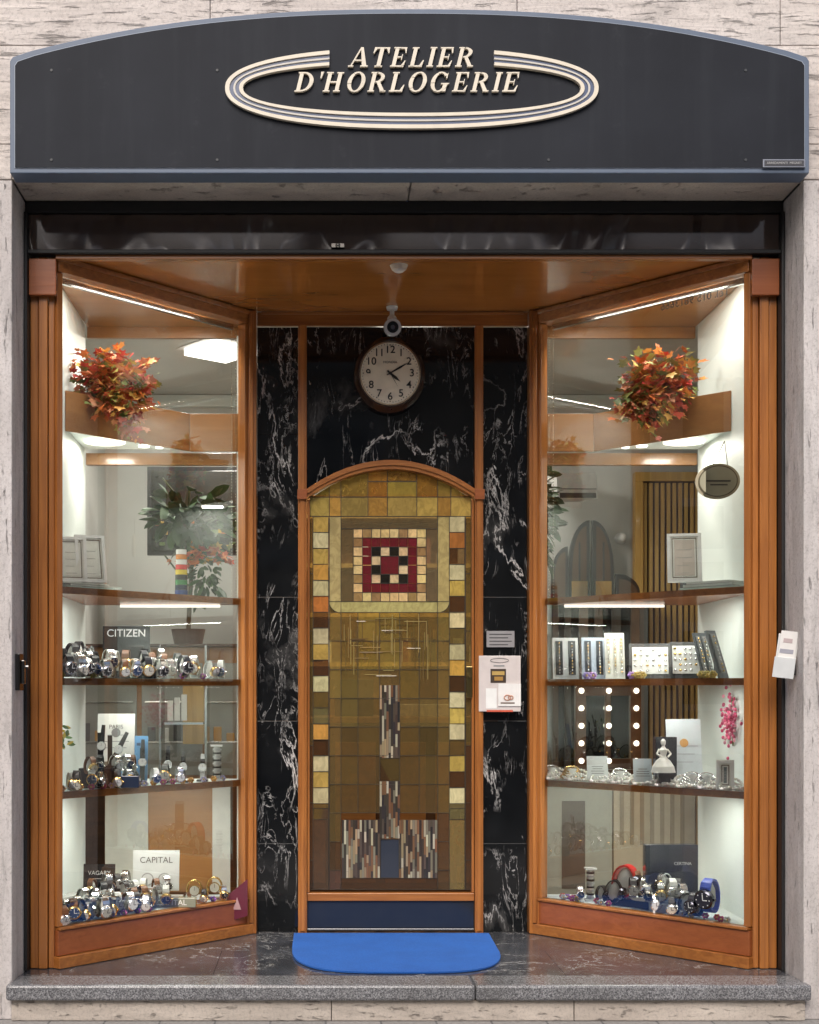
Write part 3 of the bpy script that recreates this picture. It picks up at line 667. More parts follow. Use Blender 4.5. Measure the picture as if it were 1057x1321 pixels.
# =============== plants ===============
LEAF=[(0,0),(.18,.12),(.5,.1),(.36,.34),(.55,.62),(.22,.62),(0,1.0),(-.22,.62),(-.55,.62),(-.36,.34),(-.5,.1),(-.18,.12)]
LNG=[(0,0),(.16,.2),(.22,.5),(.14,.8),(0,1.0),(-.14,.8),(-.22,.5),(-.16,.2)]
def leaves(mb,n,c,r,size,cols,shape=LEAF,droop=.0,nl=9,sd=.27):
    lob=[(U(-.7,.7),U(-.5,.4),U(-.65,.65)) for _ in range(nl)]
    for i in range(n):
        b=random.choice(lob); p=[b[j]+max(-.5,min(.5,random.gauss(0,sd))) for j in range(3)]
        P=Vector((c[0]+p[0]*r[0],c[1]+p[1]*r[1],c[2]+p[2]*r[2]))
        s=size*U(.6,1.2); dirn=Vector((p[0]+U(-.5,.5),p[1]-.5+U(-.5,.5),p[2]*.8+U(-.8,.4)-droop)); 
        q=dirn.to_track_quat('Y','Z').to_matrix().to_4x4(); M=Matrix.Translation(P)@q@Matrix.Rotation(U(-.9,.9),4,'Y')@Matrix.Scale(s,4)
        col=hs(random.choice(cols),.3)
        mb.add([(x,y-.3,.12*x*x-.12*(y-.4)**2*2) for x,y in shape],[tuple(range(len(shape)))],'leafmat',col,M)
AUT=[(.62,.09,.05),(.72,.20,.05),(.44,.04,.03),(.80,.40,.10),(.32,.34,.08),(.82,.58,.16),(.56,.18,.09),(.20,.26,.07),(.66,.14,.07),(.72,.30,.15)]
for X,s_ in ((PX(146,.6),-1),(PX(852,.6),1)):
    g_=group('autumn_leaf_plant',(X,.72,2.862)); 
    mb=MB(); yy=.80; mb.cyl((X+s_*.06,yy,2.864),(X+s_*.06,yy,2.96),.07,.10,16,'paint',(.25,.14,.06)); mb.build('basket',g_)
    mb=MB(); leaves(mb,680,(X+(-.01 if s_<0 else 0),.60,2.93),(.21,.13,.19),.056,AUT,nl=28,sd=.22); leaves(mb,140,(X-s_*.02+(.07 if s_<0 else -.07),.53,2.76),(.09,.05,.13),.052,AUT,droop=.6)
    for i in range(14): mb.tube([(X+s_*.05,.78,2.95),(X+U(-.12,.12),.66+U(-.05,.05),3.0+U(0,.06)),(X+U(-.16,.16),.58,2.85+U(-.1,.12))],.003,4,'leafmat',(.12,.08,.04))
    mb.build('foliage',g_)
GRN=[(.035,.08,.03),(.05,.11,.04),(.025,.06,.025),(.07,.14,.05)]
y=2.2; X=PX(243,y)
g_=group('green_house_plant',(X,y,1.62))
mb=MB(); mb.cyl((X,y,1.622),(X,y,1.72),.09,.11,20,'paint',(.12,.06,.04)); mb.tube([(X,y,1.72),(X+.02,y,2.1),(X-.03,y,2.35),(X,y,2.6)],.015,8,'paint',(.10,.07,.04))
for a in range(9): mb.tube([(X,y,2.0+a*.06),(X+U(-.2,.2),y+U(-.1,.05),2.2+a*.06)],.006,5,'leafmat',(.06,.08,.03))
leaves(mb,170,(X,y-.05,2.42),(.26,.14,.24),.15,GRN,LNG,nl=12); mb.build('plant_and_pot',g_)
mb=MB(); X2=PX(265,2.1); leaves(mb,90,(X2,2.05,2.17),(.20,.06,.06),.06,AUT); leaves(mb,80,(X2,2.03,2.03),(.10,.05,.14),.08,GRN,LNG,.6); mb.build('trailing_leaf_garland')
y=1.7; X=PX(697,y); mb=MB(); mb.cyl((X,y,.0),(X,y,.3),.10,.14,16,'paint',(.2,.1,.06)); mb.tube([(X,y,.3),(X,y,2.45)],.014,6,'paint',(.1,.07,.04)); leaves(mb,150,(X-.03,y,2.32),(.10,.1,.3),.13,GRN,LNG,.3); mb.build('ficus_plant')
# =============== room furniture ===============
y=3.0
mb=MB(); x0,x1,z0,z1=PX(190,y),PX(345,y),PZ(716,y),PZ(602,y)
mb.box(x0,x1,y,y+.05,z0,z1,'dark'); mb.box(x0+.03,x1-.03,y-.006,y-.001,z0+.03,z1-.03,'gloss',(.015,.017,.015))
for i in range(60): mb.box((xx:=U(x0+.05,x1-.08)),xx+U(.01,.05),y-.009-i*.0001,y-.0065,(zz:=U(z0+.05,z0+.22)),zz+U(.005,.03),'paint',random.choice([(.5,.16,.03),(.45,.3,.05),(.08,.12,.04),(.02,.02,.02)]))
mb.build('dark_framed_picture',None,.004)
mb=MB(); mb.box(-1.95,-.72,2.0,2.5,0,1.60,'wood_brown'); mb.box(-1.98,-.69,1.97,2.52,1.60,1.62,'wood_dark')
for i in range(3):
    mb.box(-1.92+i*.41,-1.54+i*.41,1.985,1.999,.1,.75,'wood_dark'); mb.box(-1.92+i*.41,-1.54+i*.41,1.985,1.999,.8,1.5,'gloss',(.34,.34,.30))
    for z in (1.0,1.25): mb.box(-1.90+i*.41,-1.56+i*.41,1.975,1.984,z,z+.012,'metal',(.7,.7,.65)); 
    for j in range(4): mb.box(-1.88+i*.41+j*.08,-1.83+i*.41+j*.08,1.972,1.983,1.013,1.013+U(.05,.15),'paint',random.choice([(.7,.7,.66),(.5,.4,.2),(.1,.1,.1),(.6,.3,.05)]))
mb.build('glazed_cabinet',None,.004)
mb=MB(); mb.box(PX(236,1.9),PX(263,1.9),1.9,1.93,PZ(960,1.9),PZ(885,1.9),'wood_yellow'); mb.box(PX(212,1.6),PX(262,1.6),1.6,1.8,PZ(935,1.6),PZ(932,1.6),'metal',(.6,.65,.65))  # yellow panel stands in for a lit shelf; its glow is only colour
for i in range(3): mb.box(PX(216+i*9,1.65),PX(223+i*9,1.65),1.65,1.67,PZ(930,1.6),PZ(930-26-i*4,1.6),'paint',(.75,.75,.7))
mb.box(PX(205,1.6),PX(208,1.6),1.6,1.8,.0,1.6,'metal',(.5,.52,.52)); mb.box(PX(264,1.6),PX(267,1.6),1.6,1.8,.0,1.6,'metal',(.5,.52,.52)); mb.box(PX(205,1.6),PX(267,1.6),1.6,1.8,.5,.515,'metal',(.5,.52,.52))
mb.build('glass_display_rack')
mb=MB(); mb.box(-1.60,-.9,1.12,1.14,.2,.80,'wood_brown'); mb.box(-1.60,-1.36,1.105,1.118,.2,.80,'gloss',(.62,.62,.56)); mb.box(-1.0,-.9,1.105,1.118,.2,.8,'gloss',(.7,.7,.66)); mb.build('cupboard_back_panel')
y=3.85
mb=MB(); x0,x1,z1=PX(828,y),PX(896,y),PZ(622,y)
mb.box(x0-.06,x0,y-.05,y+.04,0,z1,'wood_yellow'); mb.box(x1,x1+.06,y-.05,y+.04,0,z1,'wood_yellow'); mb.box(x0-.06,x1+.06,y-.05,y+.04,z1+.001,z1+.07,'wood_yellow'); mb.box(x0,x1,y,y+.03,0,z1,'wood_dark')
n=9
for i in range(n): a=x0+(x1-x0)*(i+.15)/n; mb.box(a,a+(x1-x0)/n*.62,y-.03,y-.002,0,z1-.01,'wood_yellow')
mb.build('slatted_wooden_door',None,.003)
mb=MB()
def halfarch(xa,xb,zb,zt,zc):
    pts=[(xa,zb),(xa,zt)]
    for i in range(1,13):
        t=i/12*math.pi/2; pts.append((xa+(xb-xa)*math.sin(t),zc+(zt-zc)*math.cos(t)))
    pts.append((xb,zb)); return pts
for xa,xb in ((761,734),(765,792)):
    X0,X1=PX(xa,y),PX(xb,y); mb.prism(halfarch(X0,X1,1.0,PZ(671,y),PZ(735,y)),y,y+.06,'dark')
    sg_=1 if X1>X0 else -1
    mb.prism(halfarch(X0+sg_*.025,X1-sg_*.025,1.03,PZ(679,y),PZ(737,y)),y-.01,y-.002,'gloss',(.16,.09,.055)); mb.box(min(X0,X1)+.02,max(X0,X1)-.02,y-.02,y-.011,PZ(770,y),PZ(750,y),'wood_yellow')
    mb.box((X0+X1)/2-.006,(X0+X1)/2+.006,y-.018,y-.011,1.03,PZ(700,y),'dark')
for xa,xb,zt,zc in ((733,712,705,745),(795,826,740,765)):
    yy=y-.3; X0,X1=PX(xa,yy),PX(xb,yy); sg_=1 if X1>X0 else -1
    mb.prism(halfarch(X0,X1,1.0,PZ(zt,yy),PZ(zc,yy)),yy,yy+.04,'dark'); mb.prism(halfarch(X0+sg_*.02,X1-sg_*.02,1.03,PZ(zt+7,yy),PZ(zc+2,yy)),yy-.008,yy-.001,'gloss',(.14,.09,.06))
mb.build('arched_double_door')
mb=MB(); y=3.5; 
cc=[(.5,.5,.48),(.10,.07,.05),(.42,.42,.4),(.06,.05,.04),(.55,.54,.5),(.16,.12,.09)]
px=700; i=0
while px<834:
    wpx=U(7,15); X0,X1=PX(px,y),PX(px+wpx,y)
    if i%2==0: mb.box(X0,X1-.004,y,y+.03,0,PZ(778,y),'mirror')
    else: mb.box(X0,X1-.004,y-.02,y+.03,0,PZ(776,y),'paint',cc[i%6])
    px+=wpx;i+=1
mb.build('mirrored_screen')
mb=MB(); yy=3.3; vx0,vx1,vz0,vz1=PX(742,yy),PX(826,yy),PZ(992,yy),PZ(884,yy)
mb.box(vx0+.05,vx1-.05,yy,yy+.02,vz0+.05,vz1-.05,'mirror'); fw=.075
for b in ((vx0,vx0+fw,vz0,vz1),(vx1-fw,vx1,vz0,vz1),(vx0+fw+.001,vx1-fw-.001,vz1-fw,vz1),(vx0+fw+.001,vx1-fw-.001,vz0,vz0+fw)): mb.box(b[0],b[1],yy-.03,yy+.03,b[2],b[3],'wood_dark')
mb.box((vx0+vx1)/2-.02,(vx0+vx1)/2+.02,yy-.02,yy-.001,vz0+fw,vz1-fw,'wood_dark')
for i in range(5):
    z=vz0+.06+i*(vz1-vz0-.10)/4
    for x in (vx0+fw/2,vx1-fw/2,(vx0+vx1)/2): mb.sph((x,yy-.05,z),.020,10,'lamp_bulb')
mb.box((vx0+vx1)/2-.2,(vx0+vx1)/2+.2,yy-.1,yy+.1,0,vz0-.002,'wood_dark')
mb.build('vanity_mirror_with_bulbs')
mb=MB(); y=1.25; mb.box(PX(697,y),PX(790,y),y,y+.02,.0,.78,'gloss',(.40,.39,.33)); mb.box(PX(792,y),PX(897,y),y,y+.02,.0,.78,'gloss',(.50,.42,.31)); 
for i in range(7): mb.box(PX(800+i*13,y),PX(805+i*13,y),y-.006,y-.001,.45,.78,'gloss',(.3,.24,.17))
mb.box(PX(725,y),PX(755,y),y-.005,y-.001,.2,.70,'gloss',(.12,.09,.07))
mb.build('cupboard_back_panel')
mb=MB(); M=Matrix.Translation((PX(733,3.6),3.6,PZ(628,3.6)))@Matrix.Rotation(math.radians(38),4,'Z')@Matrix.Rotation(math.radians(-5),4,'Y')
mb.box(-.22,.22,-.09,.10,-.10,.09,'paint',(.86,.87,.86),M); mb.box(-.20,.20,-.096,-.091,-.092,-.055,'paint',(.06,.06,.06),M); mb.box(-.21,.21,-.0955,-.0905,-.03,-.022,'paint',(.25,.25,.25),M)
mb.build('air_conditioner',None,.012)
mb=MB(); X,z=PX(804,3.9),PZ(693,3.9); mb.cyl((X,3.99,z),(X,3.93,z),.045,.035,16,'paint',(.8,.8,.8)); mb.sph((X,3.93,z),.035,12,'paint',(.8,.8,.8)); mb.build('wall_dome_camera')
y=.22; X=PX(926,y); z=PZ(621,y); k=1/S(y)
mb=MB(); n=40
for rr,yy,mt,c in ((1,0,'paint',(.50,.44,.30)),(.88,-.008,'gloss',(.16,.14,.09)),(.82,-.010,'paint',(.42,.40,.28))):
    M=Matrix.Translation((X,y+yy,z))@Matrix.Rotation(math.radians(-6),4,'Y')
    mb.prism([(29*k*rr*math.cos(2*math.pi*i/n),23*k*rr*math.sin(2*math.pi*i/n)) for i in range(n)],-.004,.004,mt,c,M)
mb.box(X-.06,X+.06,y-.0165,y-.0145,z-.004,z+.004,'paint',(.03,.03,.02)); mb.box(X-.04,X+.045,y-.0165,y-.0145,z-.022,z-.016,'paint',(.03,.03,.02))
mb.tube([(X-.02,y,z+.085),(X+.035,y,z+.20),(X+.05,y,z+.08)],.002,4,'metal',(.3,.28,.2)); mb.build('hanging_oval_plaque')
# =============== goods ===============
SILV=(.88,.89,.90); GOLD=(.85,.6,.24)
def watch(loc,yaw,s,strap,dial,case,tilt=18,metalstrap=False):
    mb=MB(); M=Matrix.Translation(loc)@Matrix.Rotation(yaw,4,'Z')@Matrix.Scale(s,4)@Matrix.Rotation(math.radians(tilt),4,'X')
    n=18;a,b=.026,.036; c=.040; vs=[];fs=[]
    for i in range(n):
        t=2*math.pi*i/n
        for rr in (1,.88):
            for xx in (-1,1):
                wdt=.0115 if math.sin(t)<.9 else .010
                vs.append((xx*wdt,math.cos(t)*a*rr,c+math.sin(t)*b*rr))
    for i in range(n):
        j=(i+1)%n; fs+=[(4*i,4*i+1,4*j+1,4*j),(4*i+2,4*j+2,4*j+3,4*i+3),(4*i,4*j,4*j+2,4*i+2),(4*i+1,4*i+3,4*j+3,4*j+1)]
    mb.add(vs,fs,'metal' if metalstrap else 'paint',strap,M)
    y=-a
    mb.cyl((0,y+.004,c),(0,y-.006,c),.0205,.0205,20,'metal',case,M); mb.cyl((0,y-.006,c),(0,y-.009,c),.0200,.0172,20,'metal',case,M)
    mb.cyl((0,y-.0085,c),(0,y-.0093,c),.0165,.0165,20,'gloss',dial,M)
    hc=(.02,.02,.02) if sum(dial)>1 else (.7,.7,.7)
    mb.box(-.0009,.0009,y-.0102,y-.0096,c,c+.012,'paint',hc,M); mb.box(0,.009,y-.0102,y-.0096,c-.0009,c+.0009,'paint',hc,M)
    for h in range(8):
        t=h*math.pi/4; mb.box(math.cos(t)*.014-.001,math.cos(t)*.014+.001,y-.0099,y-.0094,c+math.sin(t)*.014-.001,c+math.sin(t)*.014+.001,'paint',hc,M)
    mb.cyl((.020,y-.001,c),(.024,y-.001,c),.003,n=8,mat='metal',col=case,M=M)
    mb.sph((0,0,c),(.0095,.020,.030),8,'paint',(.6,.6,.57),M)
    mb.build('wristwatch')
def rw(px,off,z,s=1.6,**k):
    X,y,sd=item(px,off); 
    strap,ms=random.choice([((.02,.02,.02),False),((.02,.02,.025),False),((.16,.06,.02),False),((.8,.8,.82),True),((.8,.8,.82),True),((.65,.64,.6),True),((.75,.75,.73),False)])
    strap=k.get('strap',strap); ms=k.get('ms',ms)
    dial=k.get('dial',random.choice([(.85,.85,.83),(.8,.77,.67),(.02,.02,.025),(.03,.06,.15),(.8,.81,.83)]))
    watch((X,y,z),k.get('yaw',U(-.7,.7)+(-.35 if sd<0 else .35)*-1),s*U(.85,1.1),strap,dial,k.get('case',random.choice([SILV,SILV,SILV,GOLD])),U(5,32),ms)
def tallwatch(px,off,z,h,strap=(.015,.015,.018),dial=(.8,.8,.8),case=SILV,lean=12,roll=0):
    X,y,sd=item(px,off); M=Matrix.Translation((X,y,z))@Matrix.Rotation(math.radians(roll),4,'Y')@Matrix.Rotation(math.radians(-lean),4,'X'); mb=MB()
    mb.prism([(-.011,0),(.011,0),(.013,h*.42),(.013,h*.6),(.009,h),(-.009,h),(-.013,h*.6),(-.013,h*.42)],0,.005,'paint',strap,M)
    mb.cyl((0,0,h*.5),(0,-.009,h*.5),.024,.023,20,'metal',case,M); mb.cyl((0,-.009,h*.5),(0,-.0102,h*.5),.019,n=20,mat='gloss',col=dial,M=M)
    mb.box(-.001,.001,-.0112,-.0104,h*.5,h*.5+.013,'paint',(.3,.3,.3),M); mb.box(-.03,.03,-.01,.05,-.0,.008,'gloss',(.03,.03,.03),Matrix.Translation((X,y,z)))
    mb.box(-.012,.012,.02,.03,0,h*.8,'gloss',(.03,.03,.03),Matrix.Translation((X,y,z)))
    mb.build('wristwatch_on_stand')
def card(name,px0,px1,h_px,off,z,col,lines=0,lcol=(.2,.2,.2),txt=None,tcol=(.1,.1,.1),tsz=.03,lean=8,yaw=0,th=.006,deco=None,mat='paint',tz=.72):
    X,y,sd=item((px0+px1)/2,off); k=1/S(y); hw_=(px1-px0)/2*k; h=h_px*k
    g_=group(name,(X,y,z)); M=Matrix.Translation((X,y,z+.001))@Matrix.Rotation(yaw,4,'Z')@Matrix.Rotation(math.radians(-lean),4,'X')
    mb=MB(); mb.box(-hw_,hw_,0,th,0,h,mat,col,M)
    for i in range(lines):
        zz=h*(.55-.4*i/max(1,lines)); q=hw_*U(.45,.8); mb.box(-q,q,-.0012,-.0004,zz-.0015,zz+.0015,'paint',lcol,M)
    if deco: deco(mb,M,hw_,h)
    mb.add([(-hw_*.2,th,h*.6),(hw_*.2,th,h*.6),(hw_*.2,th+.05,0),(-hw_*.2,th+.05,0)],[(0,1,2,3)],mat,col,M)
    mb.build('card_panel',g_,.0)
    if txt:
        o=text(txt,'print',(0,0,0),tsz,tcol,None,.0003); o.parent=g_; o.matrix_basis=Matrix.Translation(-g_.location)@M@Matrix.Translation((0,-.0018,h*tz))@Matrix.Rotation(math.radians(90),4,'X')
    return X,y
def blossoms(pts,cols,name='artificial_flowers',s=.016):
    mb=MB()
    for (px,off,z) in pts:
        X,y,sd=item(px,off); c=random.choice(cols)
        for i in range(6):
            a=i*math.pi/3; mb.sph((X+math.cos(a)*s*.7,y-.004+U(-.004,.004),z+s*.9+math.sin(a)*s*.6),(s*.5,s*.25,s*.45),6,'paint',hs(c,.2))
        mb.sph((X,y-.01,z+s*.9),s*.3,6,'paint',(.7,.5,.1))
    mb.build(name)
T=[z+.019 for z in SH]; T[0]=.196
def silverframe(name,px,off,z,w_,h,yaw,lean=14,pic=(.84,.84,.78)):
    X,y,sd=item(px,off); M=Matrix.Translation((X,y,z))@Matrix.Rotation(yaw,4,'Z')@Matrix.Rotation(math.radians(-lean),4,'X'); mb=MB()
    b=.016
    def fr4(w0,z0,z1,bw,y0,y1,mt,c):
        for (a0,a1,c0,c1) in ((-w0,w0,z0,z0+bw),(-w0,w0,z1-bw,z1),(-w0,-w0+bw,z0+bw+.0004,z1-bw-.0004),(w0-bw,w0,z0+bw+.0004,z1-bw-.0004)): mb.box(a0,a1,y0,y1,c0,c1,mt,c,M)
    fr4(w_/2,0,h,b,-.010,.006,'paint',(.88,.88,.88))
    mb.box(-w_/2+b*.8,w_/2-b*.8,-.003,.004,b*.8,h-b*.8,'paint',(.88,.88,.84),M)
    fr4(w_/2-b*1.5,b*1.5,h-b*1.5,.004,-.0055,-.0034,'paint',(.22,.18,.14))
    mb.box(-w_/2+b*2.2,w_/2-b*2.2,-.0050,-.0034,b*2.2,h-b*2.2,'paint',pic,M)
    for i in range(4): mb.box(-w_/2+b*2.8,w_/2-b*2.8-U(0,.02),-.0060,-.0052,b*3+i*(h-b*6)/4,b*3+i*(h-b*6)/4+.002,'paint',(.5,.5,.48),M)
    mb.add([(-.02,.007,h*.7),(.02,.007,h*.7),(.02,.09,0),(-.02,.09,0)],[(0,1,2,3)],'metal',(.3,.3,.3),M)
    mb.build(name)
silverframe('silver_photo_frame',93,.15,T[3]+.03,.15,.25,.25,22); silverframe('silver_photo_frame',119,.09,T[3]+.03,.15,.26,.35,20)
mb=MB(); 
for i,(a,b) in enumerate(((.10,.40),(.12,.44),(.08,.36))): sbox(mb,-1,a,b,.05,.2,T[3]+i*.010,T[3]+i*.010+.0085,'gloss',[(.5,.6,.55),(.62,.68,.64),(.7,.74,.7)][i])
mb.build('glass_tray',None,.001)
X,y,_=item(234,.10); mb=MB(); z=T[3]
for i,c in enumerate([(.02,.05,.25),(.02,.03,.08),(.05,.25,.08),(.03,.03,.03),(.8,.6,.05),(.75,.05,.04),(.8,.8,.78),(.65,.22,.03),(.8,.8,.78)]): mb.cyl((X,y,z+i*.027),(X,y,z+i*.027+.025),.035-i*.0008,n=20,mat='gloss',col=c)
mb.build('bracelet_box_tower')
card('watch_brand_card',132,193,68,.30,T[2],(.02,.022,.024),0,txt='CITIZEN',tcol=(.5,.5,.5),tsz=.055,lean=4,mat='gloss',tz=.86)
X,y,_=item(178,.16); mb=MB(); mb.box(X-.05,X+.03,y,y+.03,T[2],T[2]+.17,'gloss',(.02,.02,.022)); mb.box(X-.045,X+.10,y-.06,y-.005,T[2],T[2]+.06,'gloss',(.03,.03,.035)); mb.build('black_display_block',None,.003)
for px in (74,83,91,100,110,120,132,145,158,172,187,203,219,236,251,268,286): rw(px,U(.06,.12),T[2],1.55)
for px in (82,96,108,124,138,150,164,180,195,212,228): rw(px,.19,T[2]+.035,1.5)
for px in (88,104,118,190,206): rw(px,.26,T[2]+.07,1.5)
blossoms([(80,.03,T[2]),(120,.04,T[2]),(236,.04,T[2]),(262,.04,T[2])],[(.35,.05,.3),(.5,.2,.5),(.6,.5,.1)])
def logo(c):
    def f(mb,M,hw_,h): mb.cyl((0,-.0005,h*.6),(0,-.002,h*.6),hw_*.25,n=14,mat='paint',col=c,M=M)
    return f
card('white_advert_card',125,173,62,.30,T[1]+.12,(.76,.76,.73),3,txt='PARIS',tsz=.03,deco=logo((.2,.2,.2)))
def bluepic(mb,M,hw_,h):
    for i in range(10): mb.box((xx:=U(-hw_*.9,hw_*.6)),xx+U(.01,.03),-.002-i*.0001,-.0005,(zz:=U(.01,h*.8)),zz+U(.005,.03),'paint',random.choice([(.05,.2,.5),(.4,.55,.7),(.02,.05,.15)]),M)
card('blue_picture_card',143,190,58,.22,T[1]+.02,(.12,.33,.62),0,deco=bluepic)
X,y,_=item(127,.10); mb=MB(); mb.box(X-.10,X+.07,y,y+.09,T[1],T[1]+.10,'gloss',(.015,.02,.035)); mb.box(X+.075,X+.20,y+.02,y+.1,T[1],T[1]+.06,'gloss',(.02,.03,.06)); mb.build('navy_display_block',None,.003)
tallwatch(128,.15,T[1]+.10,.22,roll=4); tallwatch(141,.15,T[1]+.10,.20,roll=26); tallwatch(183,.10,T[1],.24); tallwatch(216,.12,T[1],.20); tallwatch(236,.1,T[1],.17)
tallwatch(261,.09,T[1],.15,strap=(.6,.6,.6))
for px in (90,100,118,134,152,163,176,198,214,230): rw(px,U(.05,.09),T[1],1.35)
for px in (113,130,146,160,172): rw(px,.14,T[1]+.07,1.3)
X,y,_=item(280,.07); mb=MB(); 
for i in range(9): mb.cyl((X,y,T[1]+.012+i*.019),(X,y,T[1]+.012+i*.019+.009),.024,n=16,mat='paint',col=(.02,.02,.02) if i%2 else (.6,.6,.6))
mb.cyl((X,y,T[1]),(X,y,T[1]+.19),.018,n=12,mat='gloss',col=(.75,.75,.72)); mb.box(X-.032,X+.032,y-.03,y+.03,T[1]-.0,T[1]+.011,'gloss',(.8,.8,.78)); mb.box(X-.032,X+.032,y-.03,y+.03,T[1]+.185,T[1]+.196,'gloss',(.8,.8,.78)); mb.build('ring_display_tower')
blossoms([(px+U(-3,3),.03,T[1]) for px in range(80,300,13)],[(.75,.35,.06),(.4,.35,.6),(.7,.65,.5),(.6,.1,.25)])
mb=MB(); 
for i in range(16):
    mb.add([(x*.04,0,y_*.04) for x,y_ in LNG],[tuple(range(8))],'leafmat',random.choice([(.1,.25,.06),(.6,.45,.05),(.08,.18,.05)]),Matrix.Translation((-1.695+U(0,.04),.30+U(-.06,.06),1.10+U(-.05,.06)))@Matrix.Rotation(U(0,6),4,'Y')@Matrix.Rotation(U(-1,1),4,'Z'))
mb.build('hanging_leaf_sprig')
card('black_advert_card',107,148,42,.34,T[0]+.07,(.02,.02,.022),2,(.6,.6,.6),txt='VAGARY',tcol=(.7,.7,.7),tsz=.030,mat='gloss')
def clockdeco(mb,M,hw_,h):
    for dx in (-.045,.045):
        mb.cyl((dx,-.0005,h*.28),(dx,-.002,h*.28),.034,n=20,mat='paint',col=(.35,.35,.35),M=M); mb.cyl((dx,-.0022,h*.28),(dx,-.003,h*.28),.028,n=20,mat='paint',col=(.7,.7,.7),M=M)
card('white_advert_card',171,231,52,.26,T[0]+.07,(.76,.77,.76),0,txt='CAPITAL',tsz=.045,deco=clockdeco,tz=.75)
X,y,_=item(222,.05); mb=MB(); mb.box(X-.125,X+.125,y-.01,y+.05,T[0],T[0]+.05,'gloss',(.30,.30,.22)); mb.build('name_block',None,.003)
text('CAPITAL','block_text',(X,y-.0115,T[0]+.025),.04,(.85,.85,.8),bpy.data.objects['name_block'])
sbm=MB(); sbox(sbm,-1,.12,.62,.17,.34,T[0],T[0]+.05,'gloss',(.75,.75,.72)); sbox(sbm,-1,.20,.62,.25,.36,T[0]+.051,T[0]+.09,'gloss',(.75,.75,.72)); sbm.build('stepped_display_plinth',None,.003)
for px in (76,84,94,104,116,128,140,152,164,176,188): rw(px,U(.04,.08),T[0],1.5)
for px in (82,98,110,122,135,148,160,172,184,200,214): rw(px,.13,T[0]+.01,1.5)
for px in (104,118,131,145,158,172,186,200,213): rw(px,.22,T[0]+.052,1.45)
for px in (122,136,150,164): rw(px,.30,T[0]+.092,1.4)
for px in (251,277):
    X,y,_=item(px,.09); k=.038; mb=MB(); mb.tube([(X+k*math.cos(t/12*math.pi),y,T[0]+.075+.045*math.sin(t/12*math.pi)) for t in range(13)],.006,6,'metal',GOLD); mb.box(X-.045,X+.045,y-.02,y+.02,T[0],T[0]+.014,'metal',GOLD)
    for sg_ in (-1,1): mb.cyl((X+sg_*k,y,T[0]+.014),(X+sg_*k,y,T[0]+.075),.006,n=8,mat='metal',col=GOLD)
    mb.cyl((X,y+.004,T[0]+.065),(X,y-.008,T[0]+.065),.030,n=24,mat='metal',col=GOLD); mb.cyl((X,y-.0082,T[0]+.065),(X,y-.0095,T[0]+.065),.025,n=24,mat='paint',col=(.8,.78,.7)); mb.box(X-.001,X+.001,y-.011,y-.0098,T[0]+.065,T[0]+.085,'paint',(.02,.02,.02)); mb.build('gold_table_clock')
for px in (240,264,287): rw(px,.05,T[0],1.1,case=GOLD)
blossoms([(px,.02,T[0]) for px in (146,160,178,192,262,275,288)],[(.6,.2,.4),(.75,.4,.1),(.3,.1,.4)])
mb=MB(); x0,x1=PX(293,.9),PX(320,.9); mb.prism([(x0,PZ(1188,.9)),(x1,PZ(1180,.9)),(x1,PZ(1133,.9)),(x0,PZ(1155,.9))],.86,.866,'gloss',(.14,.02,.04)); mb.prism([(x0+.035,PZ(1172,.9)),(x1-.035,PZ(1172,.9)),((x0+x1)/2,PZ(1156,.9))],.857,.8595,'paint',(.5,.3,.3)); mb.build('burgundy_pennant_sign')
# --- right top
silverframe('silver_photo_frame',884,.14,T[3]+.045,.17,.27,-.2,20,(.66,.58,.52))
mb=MB(); 
for i,(a,b) in enumerate(((.08,.42),(.12,.40),(.14,.38))): sbox(mb,1,a,b,.05,.2,T[3]+i*.014,T[3]+i*.014+.012,'gloss',[(.5,.6,.55),(.62,.68,.64),(.7,.74,.7)][i])
mb.build('glass_tray',None,.001)
def strips(nc,c):
    def f(mb,M,hw_,h):
        for i in range(nc):
            x=-hw_+2*hw_*(i+.5)/nc; mb.box(x-hw_/nc*.55,x+hw_/nc*.55,-.006,-.0005,h*.1,h*.92,'paint',c,M)
            for j in range(11): mb.sph((x,-.009,h*(.14+.072*j)),(.006,.004,.005),6,'metal',random.choice([SILV,GOLD]),M)
    return f
card('ring_display_card',714,747,54,.14,T[2],(.76,.78,.78),deco=strips(2,(.02,.025,.03)),th=.02)
card('ring_display_card',752,782,54,.14,T[2],(.52,.60,.72),deco=strips(2,(.02,.03,.05)),th=.02)
card('ring_display_card',782,807,60,.18,T[2],(.78,.77,.72),deco=strips(3,(.66,.65,.58)),th=.012)
def tray(mb,M,hw_,h):
    mb.box(-hw_*.86,hw_*.86,-.006,-.0005,h*.12,h*.88,'paint',(.80,.80,.78),M)
    for j in range(5):
        for i in range(6):
            if R()<.8: mb.sph((hw_*(-.72+.29*i),-.009,h*(.2+.15*j)),(.008,.004,.007),6,'metal',random.choice([SILV,GOLD,SILV]),M)
card('jewellery_tray',813,866,50,.12,T[2],(.02,.02,.02),deco=tray,lean=24,th=.015,yaw=-.2)
card('jewellery_tray',866,911,52,.10,T[2],(.02,.02,.02),deco=tray,lean=24,th=.015,yaw=-.2)
card('ring_display_card',906,926,62,.16,T[2],(.10,.11,.12),deco=strips(2,(.3,.3,.3)),lean=18,th=.012,yaw=.5)
card('ring_display_card',926,944,66,.12,T[2],(.14,.15,.16),deco=strips(1,(.25,.25,.26)),lean=20,th=.012,yaw=.6)
blossoms([(px,.03,T[2]) for px in (757,765,815,822,829,905,912,920)],[(.45,.35,.8),(.5,.3,.75),(.7,.55,.2)],s=.02)
